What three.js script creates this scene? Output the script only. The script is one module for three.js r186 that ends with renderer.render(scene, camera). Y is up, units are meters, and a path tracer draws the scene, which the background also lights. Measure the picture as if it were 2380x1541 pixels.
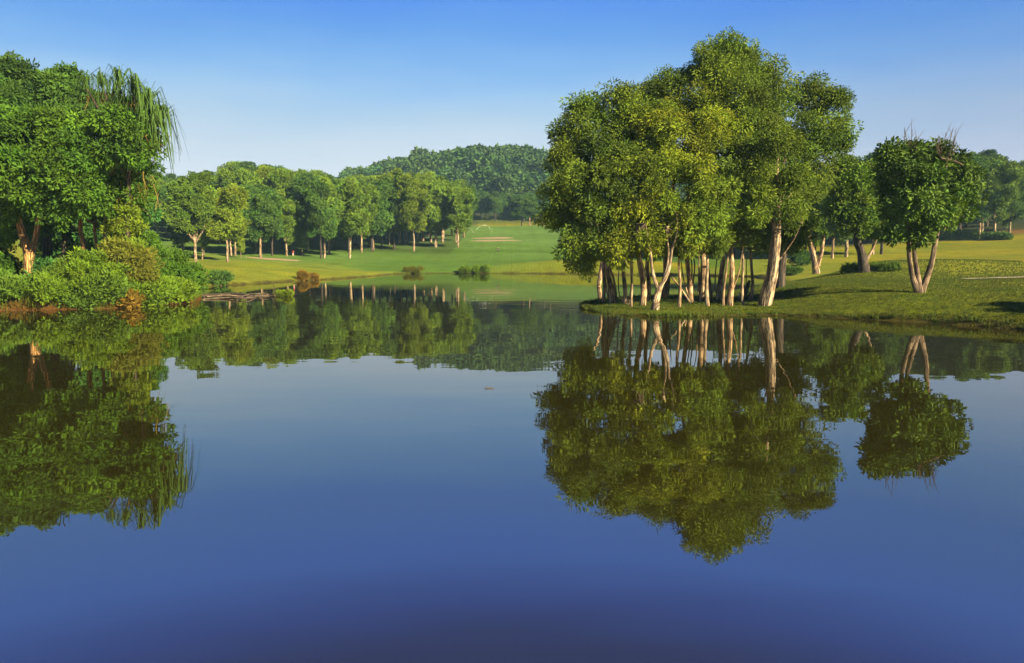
import * as THREE from 'three';
import { mergeGeometries } from 'three/addons/utils/BufferGeometryUtils.js';
import { MarchingCubes } from 'three/addons/objects/MarchingCubes.js';
import { ImprovedNoise } from 'three/addons/math/ImprovedNoise.js';

// ------------------------------------------------------------------ camera, sky, sun, exposure
const K = 1.2, EYE = 4.8, F = 1720, PITCH = 5.99 * Math.PI / 180;      // lens in units of a 2379 x 1541 picture
const scene = new THREE.Scene();
const camera = new THREE.PerspectiveCamera(2 * Math.atan(770.5 / F) * 180 / Math.PI, 1024 / 663, 0.1, 3000);
camera.position.set(0, EYE, 0);
camera.rotation.set(-PITCH, 0, 0);
const renderer = new THREE.WebGLRenderer({ antialias: true });
renderer.setSize(1024, 663);
renderer.toneMapping = THREE.LinearToneMapping;
const EXPOSURE = 4.2;
renderer.toneMappingExposure = EXPOSURE;
renderer.shadowMap.enabled = true;

const SUN_EL = 26 * Math.PI / 180, SUN_AZ = 50 * Math.PI / 180;         // low morning sun, behind the camera to the right
const sunDir = new THREE.Vector3(Math.sin(SUN_AZ) * Math.cos(SUN_EL), Math.sin(SUN_EL), Math.cos(SUN_AZ) * Math.cos(SUN_EL));
const sun = new THREE.DirectionalLight(new THREE.Color(1.0, 0.85, 0.57), 5);
sun.name = 'sun';
sun.position.copy(sunDir).multiplyScalar(300).add(new THREE.Vector3(0, 0, -120));
sun.target.position.set(0, 0, -120);
sun.castShadow = true;
sun.shadow.mapSize.set(4096, 4096);
Object.assign(sun.shadow.camera, { left: -220, right: 220, top: 160, bottom: -160, near: 1, far: 900 });
scene.add(sun, sun.target);

const noise3 = new ImprovedNoise();
const nz = (x, y, z = 0) => noise3.noise(x + 31.7, y + 17.3, z + 5.1);
const fbm = (x, y, z = 0, o = 4) => { let s = 0, a = 0.5, f = 1; for (let i = 0; i < o; i++) { s += a * nz(x * f, y * f, z * f + i * 7.7); a *= 0.5; f *= 2.03; } return s; };
const lerp = THREE.MathUtils.lerp, clamp = THREE.MathUtils.clamp;
const smooth = (a, b, x) => { const t = clamp((x - a) / (b - a), 0, 1); return t * t * (3 - 2 * t); };
const s2l = (c) => c.map((v) => { v /= 255; return v <= 0.04045 ? v / 12.92 : ((v + 0.055) / 1.055) ** 2.4; });
function rng(seed) { let a = seed >>> 0; return () => { a = (a + 0x6D2B79F5) >>> 0; let t = a; t = Math.imul(t ^ (t >>> 15), t | 1); t ^= t + Math.imul(t ^ (t >>> 7), t | 61); return ((t ^ (t >>> 14)) >>> 0) / 4294967296; }; }

{ // a clear morning sky: pale at the horizon, deep blue above
  const stops = [[-90, [214, 223, 236]], [0, [222, 228, 238]], [6, [214, 224, 237]], [8.5, [194, 214, 234]], [10, [178, 207, 234]], [11.6, [160, 199, 238]], [13.3, [131, 182, 239]], [15.5, [108, 166, 236]], [18.1, [88, 148, 238]], [22.5, [76, 138, 248]], [26, [50, 100, 210]], [29, [30, 70, 160]], [34, [20, 50, 122]], [50, [22, 54, 122]], [90, [26, 60, 130]]].map(([e, c]) => [e, s2l(c)]);
  const W = 1024, H = 512, data = new Float32Array(W * H * 4);
  for (let r = 0; r < H; r++) for (let c = 0; c < W; c++) {
    const e = ((r + 0.5) / H - 0.5) * 180, phi = ((c + 0.5) / W - 0.5) * 2 * Math.PI, x = Math.cos(phi), z = Math.sin(phi);
    const wisp = e > 0 ? fbm(x * 3 + 4, e * 0.3, z * 3, 5) * 0.17 * smooth(0, 5, e) * (1 - smooth(14, 30, e)) : 0;
    const ee = e + wisp * 12;
    let k = 0; while (k < stops.length - 2 && ee > stops[k + 1][0]) k++;
    const t = clamp((ee - stops[k][0]) / (stops[k + 1][0] - stops[k][0]), 0, 1);
    const side = smooth(0, 0.62, x) * (1 - smooth(10, 26, e));           // a little more haze towards the sun's side
    for (let i = 0; i < 3; i++) data[(r * W + c) * 4 + i] = lerp(stops[k][1][i], stops[k + 1][1][i], t) * (1 - side * [0.30, 0.29, 0.17][i]) / EXPOSURE;
    data[(r * W + c) * 4 + 3] = 1;
  }
  const sky = new THREE.DataTexture(data, W, H, THREE.RGBAFormat, THREE.FloatType);
  sky.mapping = THREE.EquirectangularReflectionMapping;
  sky.magFilter = sky.minFilter = THREE.LinearFilter;
  sky.needsUpdate = true;
  scene.background = sky;
  scene.environment = sky;
}
scene.fog = new THREE.FogExp2(new THREE.Color(0.40, 0.70, 0.90), 0.00013);

// ------------------------------------------------------------------ helpers
const V = (x, y, z) => new THREE.Vector3(x, y, z);
const sP = Math.sin(PITCH), cP = Math.cos(PITCH);
function rayOf(px, py) { const a = (px - 1189.5) / F, b = (770.5 - py) / F; const k = 1 / (cP + b * sP); return V(a * k, (b * cP - sP) * k, -1); }
const at = (px, py, d) => { const r = rayOf(px, py); return V(r.x * d, EYE + r.y * d, -d); };          // a point d metres in front of the eye
const mpp = (d) => d / F;
const onWater = (px, py) => { const r = rayOf(px, py); const d = -EYE / r.y; return [r.x * d, -d]; };
function onGround(px, py, from = 40, to = 700) {
  const r = rayOf(px, py);
  for (let d = from; d < to; d += 0.5) if (EYE + r.y * d <= ground(r.x * d, -d)) return V(r.x * d, ground(r.x * d, -d), -d);
  return at(px, py, to);
}
const groundAt = (px, py, d) => { const p = at(px, py, d); p.y = ground(p.x, p.z); return p; };

const names = new Map();
function numbered(n) { const k = names.get(n) ?? 0; names.set(n, k + 1); return k ? n + '_' + String(k).padStart(3, '0') : n; }
function tag(o, label, category, group) { o.userData = { label, category }; if (group) o.userData.group = group; return o; }
function thing(name, label, category, pos, group) { const o = new THREE.Group(); o.name = numbered(name); o.position.copy(pos); scene.add(o); return tag(o, label, category, group); }
function mesh(name, geo, mat, parent) { const m = new THREE.Mesh(geo, mat); m.name = parent ? name : numbered(name); m.castShadow = m.receiveShadow = true; (parent ?? scene).add(m); return m; }
function struct(name, geo, mat) { const m = mesh(name, geo, mat); m.userData = { kind: 'structure' }; return m; }

// ------------------------------------------------------------------ textures and materials
function dataTex(w, h, fn, srgb = false) {
  const d = new Uint8Array(w * h * 4);
  for (let y = 0; y < h; y++) for (let x = 0; x < w; x++) { const c = fn(x / w, y / h); const i = (y * w + x) * 4; for (let k = 0; k < 3; k++) d[i + k] = clamp((Array.isArray(c) ? c[k] : c) * 255, 0, 255); d[i + 3] = 255; }
  const t = new THREE.DataTexture(d, w, h); t.wrapS = t.wrapT = THREE.RepeatWrapping; t.magFilter = THREE.LinearFilter; t.minFilter = THREE.LinearMipmapLinearFilter; t.generateMipmaps = true;
  if (srgb) t.colorSpace = THREE.SRGBColorSpace; t.needsUpdate = true; return t;
}
// noise that tiles over the unit square
const torus = (u, v, fu, fv, o = 3, s = 0) => { const a = u * 2 * Math.PI, b = v * 2 * Math.PI; let sum = 0, am = 0.5, m = 1; for (let i = 0; i < o; i++) { sum += am * (nz(Math.cos(a) * fu * m + s, Math.sin(a) * fu * m, Math.cos(b) * fv * m) + nz(Math.sin(b) * fv * m + s + 9, Math.cos(a) * fu * m + 3, Math.sin(a) * fu * m)) * 0.8; am *= 0.5; m *= 2; } return sum; };
const barkPaleTex = dataTex(256, 512, (u, v) => {
  const patch = torus(u, v, 0.7, 1.2, 3, 20), strip = torus(u, v, 2.2, 0.55, 4, 2), fine = torus(u, v, 6, 2.0, 2, 8);
  const k = clamp(0.62 + strip * 1.35 + fine * 0.6 + Math.min(0, patch) * 0.5, 0.10, 1);
  const w = clamp(0.5 + patch * 1.4, 0, 1);
  return [k * lerp(0.78, 0.90, w), k * lerp(0.68, 0.86, w), k * lerp(0.54, 0.76, w)];
}, true);
const barkBrownTex = dataTex(256, 512, (u, v) => {
  const strip = torus(u, v, 2.6, 0.9, 4, 40), fine = torus(u, v, 7, 3, 2, 48), patch = torus(u, v, 0.8, 1.3, 3, 60);
  const k = clamp(0.62 + strip * 1.0 + fine * 0.5, 0.1, 1), w = clamp(0.5 + patch * 1.5, 0, 1);
  return [k * lerp(0.80, 0.88, w), k * lerp(0.62, 0.72, w), k * lerp(0.38, 0.46, w)];
}, true);
const barkBump = dataTex(256, 512, (u, v) => clamp(0.5 + torus(u, v, 2.4, 0.6, 4, 2) * 0.9 + torus(u, v, 7, 2, 2, 8) * 0.4, 0, 1));
const grassTex = dataTex(512, 512, (u, v) => { const n = 0.80 + torus(u, v, 3, 3, 4, 70) * 0.5 + torus(u, v, 16, 16, 2, 90) * 0.45; return [n * 1.0, n, n * 0.85].map((q) => clamp(q, 0.2, 1)); });
const grassBump = dataTex(512, 512, (u, v) => clamp(0.5 + torus(u, v, 14, 14, 3, 100) * 1.0, 0, 1));
const sandTex = dataTex(128, 128, (u, v) => clamp(0.85 + torus(u, v, 3, 3, 4, 130) * 0.4, 0, 1));

const std = (name, rgb, o = {}) => { const m = new THREE.MeshStandardMaterial({ roughness: 0.9, ...o }); m.color.setRGB(...rgb); m.name = name; return m; };
const leafMat = (name, rgb, through = 0.25) => { const m = new THREE.MeshPhysicalMaterial({ roughness: 0.75, transmission: through, thickness: 0, side: THREE.DoubleSide, specularIntensity: 0.2 }); m.color.setRGB(...rgb); m.name = name; return m; };
const M = {
  barkPale: std('pale papery bark', [0.60, 0.51, 0.41], { map: barkPaleTex, bumpMap: barkBump, bumpScale: 0.05 }),
  barkTan: std('tan bark', [0.60, 0.46, 0.33], { map: barkPaleTex, bumpMap: barkBump, bumpScale: 0.05 }),
  barkBrown: std('orange brown bark', [0.74, 0.64, 0.50], { map: barkBrownTex, bumpMap: barkBump, bumpScale: 0.06 }),
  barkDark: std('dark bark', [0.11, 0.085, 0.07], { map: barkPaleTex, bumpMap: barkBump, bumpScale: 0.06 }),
  barkGrey: std('grey brown bark', [0.30, 0.24, 0.19], { map: barkPaleTex, bumpMap: barkBump, bumpScale: 0.06 }),
  deadWood: std('grey driftwood', [0.22, 0.18, 0.14], { map: barkPaleTex, bumpMap: barkBump, bumpScale: 0.02 }),
  leafPaper: leafMat('narrow olive leaves', [0.0918, 0.1431, 0.0108]),
  leafPaperLight: leafMat('light olive leaves', [0.1323, 0.1728, 0.0095]),
  leafBroad: leafMat('broad green leaves', [0.0463, 0.1037, 0.0069]),
  leafDeep: leafMat('deep green leaves', [0.0425, 0.1197, 0.0193]),
  leafWood: leafMat('wood leaves', [0.0837, 0.1458, 0.0121]),
  leafWoodYellow: leafMat('yellow green wood leaves', [0.1018, 0.1513, 0.0095]),
  leafWoodDark: leafMat('dark wood leaves', [0.0486, 0.1018, 0.0134]),
  leafBright: leafMat('bright green leaves', [0.0824, 0.1430, 0.0077]),
  leafShrub: leafMat('shrub leaves', [0.0663, 0.1232, 0.0103]),
  leafRust: leafMat('rusty yellow leaves', [0.0910, 0.1003, 0.0096]),
  leafOrange: leafMat('rust orange leaves', [0.1495, 0.0927, 0.0091]),
  leafLone: leafMat('lone tree leaves', [0.0621, 0.1148, 0.0121]),
  leafTop: leafMat('dark treetop leaves', [0.036, 0.082, 0.011]),
  leafHill: leafMat('hill forest leaves', [0.0403, 0.0853, 0.0152]),
  strap: leafMat('strap leaves', [0.046, 0.092, 0.014], 0.3),
  strapDead: leafMat('dry strap leaves', [0.20, 0.135, 0.03], 0.3),
  sand: std('bunker sand', [0.22, 0.145, 0.075], { map: sandTex }),
};

// ------------------------------------------------------------------ the lake's outline and the land round it
const shore = [];
{
  const px = [[-900, 735], [-400, 730], [-150, 725], [0, 722], [90, 721], [180, 719], [260, 717], [330, 712], [400, 708], [447, 703], [466, 696], [464, 686], [440, 676], [462, 668], [500, 665], [560, 662], [602, 659], [650, 656], [690, 653], [740, 651], [818, 646], [870, 642], [915, 637.5], [960, 636], [1016, 635.5], [1152, 635.5], [1240, 636], [1320, 637], [1450, 639], [1600, 640], [1740, 643], [1800, 650], [1818, 660], [1800, 672], [1740, 682], [1660, 686], [1580, 688], [1500, 690], [1420, 695], [1370, 702], [1345, 711], [1352, 719], [1400, 728], [1450, 734], [1520, 738], [1610, 737], [1700, 735], [1766, 733], [1850, 735], [1930, 739], [2010, 743], [2137, 749], [2260, 758], [2379, 768], [2520, 782]];
  for (const [x, y] of px) shore.push(onWater(x, y));
  shore.push([60, -24], [75, 20], [80, 60], [-160, 60], [-170, -40]);
}
function shoreDistance(x, z) {        // metres from the water's edge: above 0 on land
  let best = 1e9, inside = false;
  for (let i = 0, j = shore.length - 1; i < shore.length; j = i++) {
    const [xi, zi] = shore[i], [xj, zj] = shore[j];
    if ((zi > z) !== (zj > z) && x < ((xj - xi) * (z - zi)) / (zj - zi) + xi) inside = !inside;
    const dx = xj - xi, dz = zj - zi, t = clamp(((x - xi) * dx + (z - zi) * dz) / (dx * dx + dz * dz), 0, 1);
    const ex = xi + dx * t - x, ez = zi + dz * t - z, d = ex * ex + ez * ez;
    if (d < best) best = d;
  }
  const s = Math.sqrt(best);
  return inside ? -s : s;
}
const bumpAt = (x, z, cx, cz, rx, rz) => Math.exp(-(((x - cx) / rx) ** 2 + ((z - cz) / rz) ** 2));
function hill(x, z) {
  const d = -z;
  if (d < 420) return 0;
  const R = [[-400, 6], [-330, 8], [-200, 15], [-152, 24], [-115, 34], [-97, 43], [-70, 48], [-33, 51], [4, 52], [40, 46], [100, 35], [180, 28], [330, 18], [700, 10]];
  let k = 0; while (k < R.length - 2 && x > R[k + 1][0]) k++;
  const ridge = lerp(R[k][1], R[k + 1][1], clamp((x - R[k][0]) / (R[k + 1][0] - R[k][0]), 0, 1));
  return ridge * smooth(430, 660, d) * (1 + 0.12 * fbm(x / 60, z / 60));
}
function heightFrom(s, x, z) {
  const d = -z;
  s += 0.6 * nz(x * 0.3, z * 0.3) * smooth(0, 3, Math.abs(s) + 1.5) + 0.4 * nz(x * 1.0, z * 1.0, 4);
  if (s < 0) return Math.max(-2, 0.45 * s) - 0.02;
  const near = d < 130 ? 1 : 0;
  const peninsula = near * smooth(2, 8, x) * (1 - smooth(20, 30, x)) * (1 - smooth(86, 105, d));
  const left = x < -18 && d < 86 ? 1 : 0;
  const rightBank = smooth(20, 32, x) * (1 - smooth(95, 130, d));
  const bank = left ? 0.55 + 0.3 * nz(x * 0.5, z * 0.5, 8) : lerp(lerp(0.45, 0.22, peninsula), 0.85, rightBank * (1 - peninsula));
  let slope = s < 180 ? 0.06 * s + 0.0002 * s * s : 17.3 + 0.045 * (s - 180);
  slope = lerp(slope, 0.016 * s, peninsula);
  slope = lerp(slope, 0.085 * Math.min(s, 12) + 0.02 * Math.max(0, s - 12), rightBank * (1 - peninsula));
  const far = smooth(10, 60, s);
  return bank * (1 - Math.exp(-s / (left ? 0.5 : 1.1))) + slope + hill(x, z) + far * (0.9 * fbm(x / 45, z / 45) + 0.25 * fbm(x / 14, z / 14)) + 0.05 * nz(x * 0.6, z * 0.6) * smooth(0, 2, s) + smooth(1, 14, s) * (1.1 * bumpAt(x, z, -44, -134, 22, 10) + 2.0 * bumpAt(x, z, 14, -190, 26, 12) - 1.0 * bumpAt(x, z, -22, -176, 16, 12) + 0.8 * bumpAt(x, z, -55, -162, 8, 5) + 2.0 * bumpAt(x, z, 54, -98, 24, 10));
}
function ground(x, z) { return heightFrom(shoreDistance(x, z), x, z); }

function axis(parts) { const a = [parts[0][0]]; for (const [from, to, step] of parts) { const n = Math.max(1, Math.round(Math.abs(to - from) / step)); for (let i = 1; i <= n; i++) a.push(from + (to - from) * i / n); } return a; }
const AX = axis([[-650, -420, 40], [-420, -170, 8], [-170, -75, 2.2], [-75, 75, 0.8], [75, 170, 2.2], [170, 420, 8], [420, 650, 40]]);
const AZ = axis([[90, -38, 8], [-38, -100, 0.7], [-100, -210, 1.5], [-210, -430, 4], [-430, -720, 10], [-720, -900, 45]]);
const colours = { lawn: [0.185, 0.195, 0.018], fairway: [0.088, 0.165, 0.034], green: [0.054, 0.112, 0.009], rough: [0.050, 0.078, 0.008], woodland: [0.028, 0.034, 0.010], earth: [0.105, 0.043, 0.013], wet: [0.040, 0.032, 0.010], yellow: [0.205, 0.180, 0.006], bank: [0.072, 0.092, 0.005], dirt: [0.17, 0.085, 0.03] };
function groundColour(x, z, s) {
  const d = -z, c = [...colours.lawn];
  const to = (k, w) => { w = clamp(w, 0, 1); for (let i = 0; i < 3; i++) c[i] = lerp(c[i], colours[k][i], w); };
  const n = fbm(x / 18, z / 18), n2 = fbm(x / 5, z / 5, 3);
  to('fairway', smooth(170, 215, d + 30 * n) * 0.95 * (1 - smooth(40, 90, x)));
  to('yellow', smooth(55, 95, x + 20 * n) * smooth(75, 105, d) * (0.75 + n));
  to('green', smooth(176, 182, d + 8 * n) * (1 - smooth(212, 226, d + 14 * n)) * smooth(-46, -34, x + 10 * n) * (1 - smooth(45, 70, x)));
  to('yellow', smooth(0.28, 0.45, bumpAt(x, z, 16, -182, 30, 14) + 0.1 * n2));
  to('green', 0.8 * smooth(238, 250, d + 10 * n) * (1 - smooth(256, 262, d + 10 * n)) * (1 - smooth(40, 80, x)));
  to('yellow', bumpAt(x, z, 0, -440, 40, 26) * 1.2);
  to('fairway', bumpAt(x, z, -20, -195, 34, 20) * 0.9);
  to('rough', 0.7 * bumpAt(x, z, -62, -124, 20, 7));
  to('rough', clamp(n2 * 1.6 + n * 1.5, 0, 0.7));
  const mow = Math.sin((d * 0.9 + x * 0.25) * 0.16) * 0.5 + 0.5;
  to('green', smooth(0.35, 0.65, mow + n) * 0.3 * smooth(120, 160, d));
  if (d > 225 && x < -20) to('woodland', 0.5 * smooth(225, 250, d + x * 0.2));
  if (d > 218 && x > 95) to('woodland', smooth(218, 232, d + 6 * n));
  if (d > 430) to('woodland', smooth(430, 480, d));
  if (d < 105 && x > 0) to('bank', 0.8 * (1 - smooth(75, 100, d)) * (1 - smooth(12, 24, s)));
  if (d < 86 && x < -18) { to('rough', 0.8); to('earth', 1 - smooth(0.15, 0.8, s + 1.2 * n2)); }
  to('wet', (1 - smooth(0.3, 1.5, s + 0.8 * n2)) * (d < 86 && x < -18 ? 0.35 : 0.9));
  to('dirt', bumpAt(x, z, 148, -232, 26, 7) * 1.1);
  const fine = d < 125 ? fbm(x / 1.6, z / 1.6, 7) : 0;
  const v = 1 + 0.5 * n2 + 0.25 * n + 0.4 * fine;
  return c.map((q) => q * v);
}
{
  const nx = AX.length, nzn = AZ.length, pos = new Float32Array(nx * nzn * 3), col = new Float32Array(nx * nzn * 3), uv = new Float32Array(nx * nzn * 2), idx = [];
  let k = 0;
  for (let j = 0; j < nzn; j++) for (let i = 0; i < nx; i++, k++) {
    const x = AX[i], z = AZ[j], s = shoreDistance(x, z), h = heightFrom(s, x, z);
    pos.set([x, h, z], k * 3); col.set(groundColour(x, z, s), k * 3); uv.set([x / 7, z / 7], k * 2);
    if (i && j) { const a = k, b = k - 1, c = k - nx, d = k - nx - 1; idx.push(d, c, b, c, a, b); }
  }
  const g = new THREE.BufferGeometry();
  g.setAttribute('position', new THREE.BufferAttribute(pos, 3)); g.setAttribute('color', new THREE.BufferAttribute(col, 3)); g.setAttribute('uv', new THREE.BufferAttribute(uv, 2));
  g.setIndex(idx); g.computeVertexNormals();
  if (g.attributes.normal.getY(100) < 0) { for (let i = 0; i < idx.length; i += 3) { const t = idx[i]; idx[i] = idx[i + 1]; idx[i + 1] = t; } g.setIndex(idx); g.computeVertexNormals(); }
  struct('ground', g, new THREE.MeshPhysicalMaterial({ vertexColors: true, map: grassTex, bumpMap: grassBump, bumpScale: 0.06, roughness: 1, specularIntensity: 0.12, name: 'grass' }));
}

// ------------------------------------------------------------------ the lake
{
  const N = 512, d = new Float32Array(N * N * 4);
  const h = new Float32Array(N * N);
  for (let y = 0; y < N; y++) for (let x = 0; x < N; x++) { const u = x / N, v = y / N; h[y * N + x] = torus(u, v, 0.55, 1.5, 2, 200) * 1.0 + torus(u, v, 1.6, 5.0, 2, 220) * 0.16; }
  for (let y = 0; y < N; y++) for (let x = 0; x < N; x++) {
    const sx = (h[y * N + (x + 1) % N] - h[y * N + (x + N - 1) % N]) * N / 2, sy = (h[((y + 1) % N) * N + x] - h[((y + N - 1) % N) * N + x]) * N / 2, i = (y * N + x) * 4;
    const nx = -sx / 20, ny = -sy / 20, q = 1 / Math.hypot(nx, ny, 1);
    d[i] = nx * q * 0.5 + 0.5; d[i + 1] = ny * q * 0.5 + 0.5; d[i + 2] = q * 0.5 + 0.5; d[i + 3] = 1;
  }
  const t = new THREE.DataTexture(d, N, N, THREE.RGBAFormat, THREE.FloatType); t.wrapS = t.wrapT = THREE.RepeatWrapping; t.magFilter = t.minFilter = THREE.LinearFilter; t.needsUpdate = true;
  const g = new THREE.PlaneGeometry(300, 240, 1, 1); g.rotateX(-Math.PI / 2); g.translate(0, 0, -70);
  const p = g.attributes.position, uv = g.attributes.uv; for (let i = 0; i < p.count; i++) uv.setXY(i, p.getX(i) / 20, -p.getZ(i) / 20);
  const m = new THREE.MeshPhysicalMaterial({ roughness: 0.01, ior: 2.333, specularIntensity: 1.9, normalMap: t, normalScale: new THREE.Vector2(0.007, 0.007), name: 'murky still water' });
  m.color.setRGB(0.0135, 0.0115, 0.0020);
  struct('water', g, m);
}

// ------------------------------------------------------------------ plant building
function tube(points, radii, seg = 9, seed = 1, rough = 0.12, n = 0) {
  const curve = new THREE.CatmullRomCurve3(points, false, 'centripetal'), len = curve.getLength();
  n = n || clamp(Math.round(len / 0.5), 4, 40);
  const pos = [], uv = [], idx = [], T = V(), N1 = V(1, 0, 0), B = V(), P = V();
  for (let i = 0; i <= n; i++) {
    const t = i / n; curve.getPointAt(t, P); curve.getTangentAt(t, T);
    N1.addScaledVector(T, -N1.dot(T)); if (N1.lengthSq() < 1e-5) N1.set(0, 0, 1).addScaledVector(T, -T.z); N1.normalize(); B.crossVectors(T, N1);
    const f = t * (radii.length - 1), k = Math.min(radii.length - 2, Math.floor(f)), r0 = lerp(radii[k], radii[k + 1], f - k);
    for (let j = 0; j <= seg; j++) {
      const a = (j % seg) / seg * Math.PI * 2, r = r0 * (1 + rough * 2 * nz(Math.cos(a) * 1.7 + seed, Math.sin(a) * 1.7, t * len * 0.55) + rough * nz(Math.cos(a) * 4 + seed, Math.sin(a) * 4, t * len * 1.5));
      pos.push(P.x + r * (Math.cos(a) * N1.x + Math.sin(a) * B.x), P.y + r * (Math.cos(a) * N1.y + Math.sin(a) * B.y), P.z + r * (Math.cos(a) * N1.z + Math.sin(a) * B.z));
      uv.push(j / seg * Math.max(1, Math.round(r0 * 4)), t * len / 3);
      if (i && j) { const q = i * (seg + 1) + j; idx.push(q, q - 1, q - seg - 1, q - 1, q - seg - 2, q - seg - 1); }
    }
  }
  const end = pos.length / 3; curve.getPointAt(1, P); pos.push(P.x, P.y, P.z); uv.push(0, 0);
  for (let j = 1; j <= seg; j++) idx.push(end, n * (seg + 1) + j - 1, n * (seg + 1) + j);
  const g = new THREE.BufferGeometry();
  g.setAttribute('position', new THREE.Float32BufferAttribute(pos, 3)); g.setAttribute('uv', new THREE.Float32BufferAttribute(uv, 2)); g.setIndex(idx); g.computeVertexNormals();
  return g;
}
// a spray: many leaf-sized faces about a twig end
function spray(seed, n, R, len, wid, droop) {
  const r = rng(seed), pos = [];
  for (let i = 0; i < n; i++) {
    const a = r() * Math.PI * 2, c = r() * 2 - 1, q = R * Math.cbrt(0.12 + 0.88 * r()), s = Math.sqrt(1 - c * c);
    const p = V(q * s * Math.cos(a), q * c * 0.8, q * s * Math.sin(a));
    const dir = p.clone().normalize().multiplyScalar(0.9).add(V(r() - 0.5, (r() - 0.5) - droop, r() - 0.5).multiplyScalar(1.3)).normalize();
    const side = V(r() - 0.5, (r() - 0.5) * 0.9, r() - 0.5).cross(dir).normalize(), up = V().crossVectors(dir, side).normalize();
    const L = len * (0.7 + 0.6 * r()), w = wid * (0.7 + 0.6 * r()) / 2, b = p, t = p.clone().addScaledVector(dir, L).addScaledVector(up, -L * 0.15);
    const m = p.clone().addScaledVector(dir, L * 0.45).addScaledVector(up, L * 0.06), l = m.clone().addScaledVector(side, w), q2 = m.clone().addScaledVector(side, -w);
    for (const v of [b, l, t, b, t, q2]) pos.push(v.x, v.y, v.z);
  }
  const g = new THREE.BufferGeometry(); g.setAttribute('position', new THREE.Float32BufferAttribute(pos, 3)); g.computeVertexNormals(); return g;
}
const SPRAYS = {
  paper: [1, 2, 3].map((s) => spray(s, 95, 0.74, 0.29, 0.10, 0.35)),
  broad: [4, 5, 6].map((s) => spray(s, 62, 0.74, 0.38, 0.19, 0.1)),
  wood: [7, 8, 9].map((s) => spray(s, 80, 1.0, 0.52, 0.30, 0.1)),
  shrub: [10, 11, 12].map((s) => spray(s, 46, 0.5, 0.34, 0.13, -0.4)),
  far: [13, 14].map((s) => spray(s, 90, 1.0, 0.62, 0.42, 0.0)),
};
// lobes: [centre, radius, density, squash] in the thing's own metres
function crown(parent, lobes, kind, mat, seed, o = {}) {
  const r = rng(seed), list = [], q = new THREE.Quaternion(), e = new THREE.Euler(), sc = V(), size = o.size ?? 1, base = kind === 'shrub' ? 0.45 : kind === 'wood' || kind === 'far' ? 1.0 : 0.72;
  const tint = o.tint ?? 0.22;
  const inBall = () => { const u = V(); do u.set(r() * 2 - 1, r() * 2 - 1, r() * 2 - 1); while (u.lengthSq() > 1 || u.lengthSq() < 0.01); return u.normalize(); };
  for (const [c, R, dens = 1, sq = 0.85] of lobes) {
    const clumps = kind === 'shrub' ? 4 : R < 1 ? 3 : o.clumps ?? 8, lt = 1 + (r() - 0.5) * tint * 0.6;
    for (let j = 0; j < clumps; j++) {
      const w = inBall(); if (w.y < -0.4 && r() < 0.6) w.y *= -1;
      const cr = R * (0.36 + 0.2 * r()) * (kind === 'shrub' ? 1.35 : 1), cc = V(w.x * R, w.y * R * sq, w.z * R).multiplyScalar(0.66 + 0.16 * r()).add(c);
      const n = Math.round((o.cover ?? 3.2) * 0.80 * dens * (cr / (base * size)) ** 2 * 8 / clumps * (kind === 'shrub' ? 0.5 : 1)) + 2, ct = lt * (1 + (r() - 0.5) * tint), ly = (r() - 0.4) * tint;
      for (let i = 0; i < n; i++) {
        const u = inBall(); if (u.y < -0.3 && r() < 0.5) u.y *= -1;
        const f = (0.35 + 0.65 * Math.pow(r(), 0.5)) * (1 + 0.3 * nz(u.x * 2 + seed + cc.x, u.y * 2 + cc.y, u.z * 2 + cc.z) + (r() < 0.2 ? 0.5 * r() + 0.1 : 0));
        const p = u.multiplyScalar(cr * f); p.y *= 0.85; p.add(cc);
        e.set((r() - 0.5) * 1.2, r() * 6.283, (r() - 0.5) * 1.2); q.setFromEuler(e); const k = size * (0.55 + 0.7 * r()); sc.set(k, k * (0.75 + 0.4 * r()), k);
        const v = ct * (0.85 + 0.3 * r()), yel = ly * 0.5 + (r() - 0.5) * 0.18;
        list.push([new THREE.Matrix4().compose(p, q, sc), new THREE.Color().setRGB(v * (1 + yel), v * (1 + yel * 0.35), v * (1 - yel * 0.3))]);
      }
    }
  }
  const im = new THREE.InstancedMesh(SPRAYS[kind][seed % SPRAYS[kind].length], mat, list.length);
  list.forEach(([m, c], i) => { im.setMatrixAt(i, m); im.setColorAt(i, c); });
  im.name = o.name ?? 'crown'; im.userData = { kind: 'stuff' }; im.castShadow = im.receiveShadow = true; parent.add(im);
  return im;
}
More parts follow.
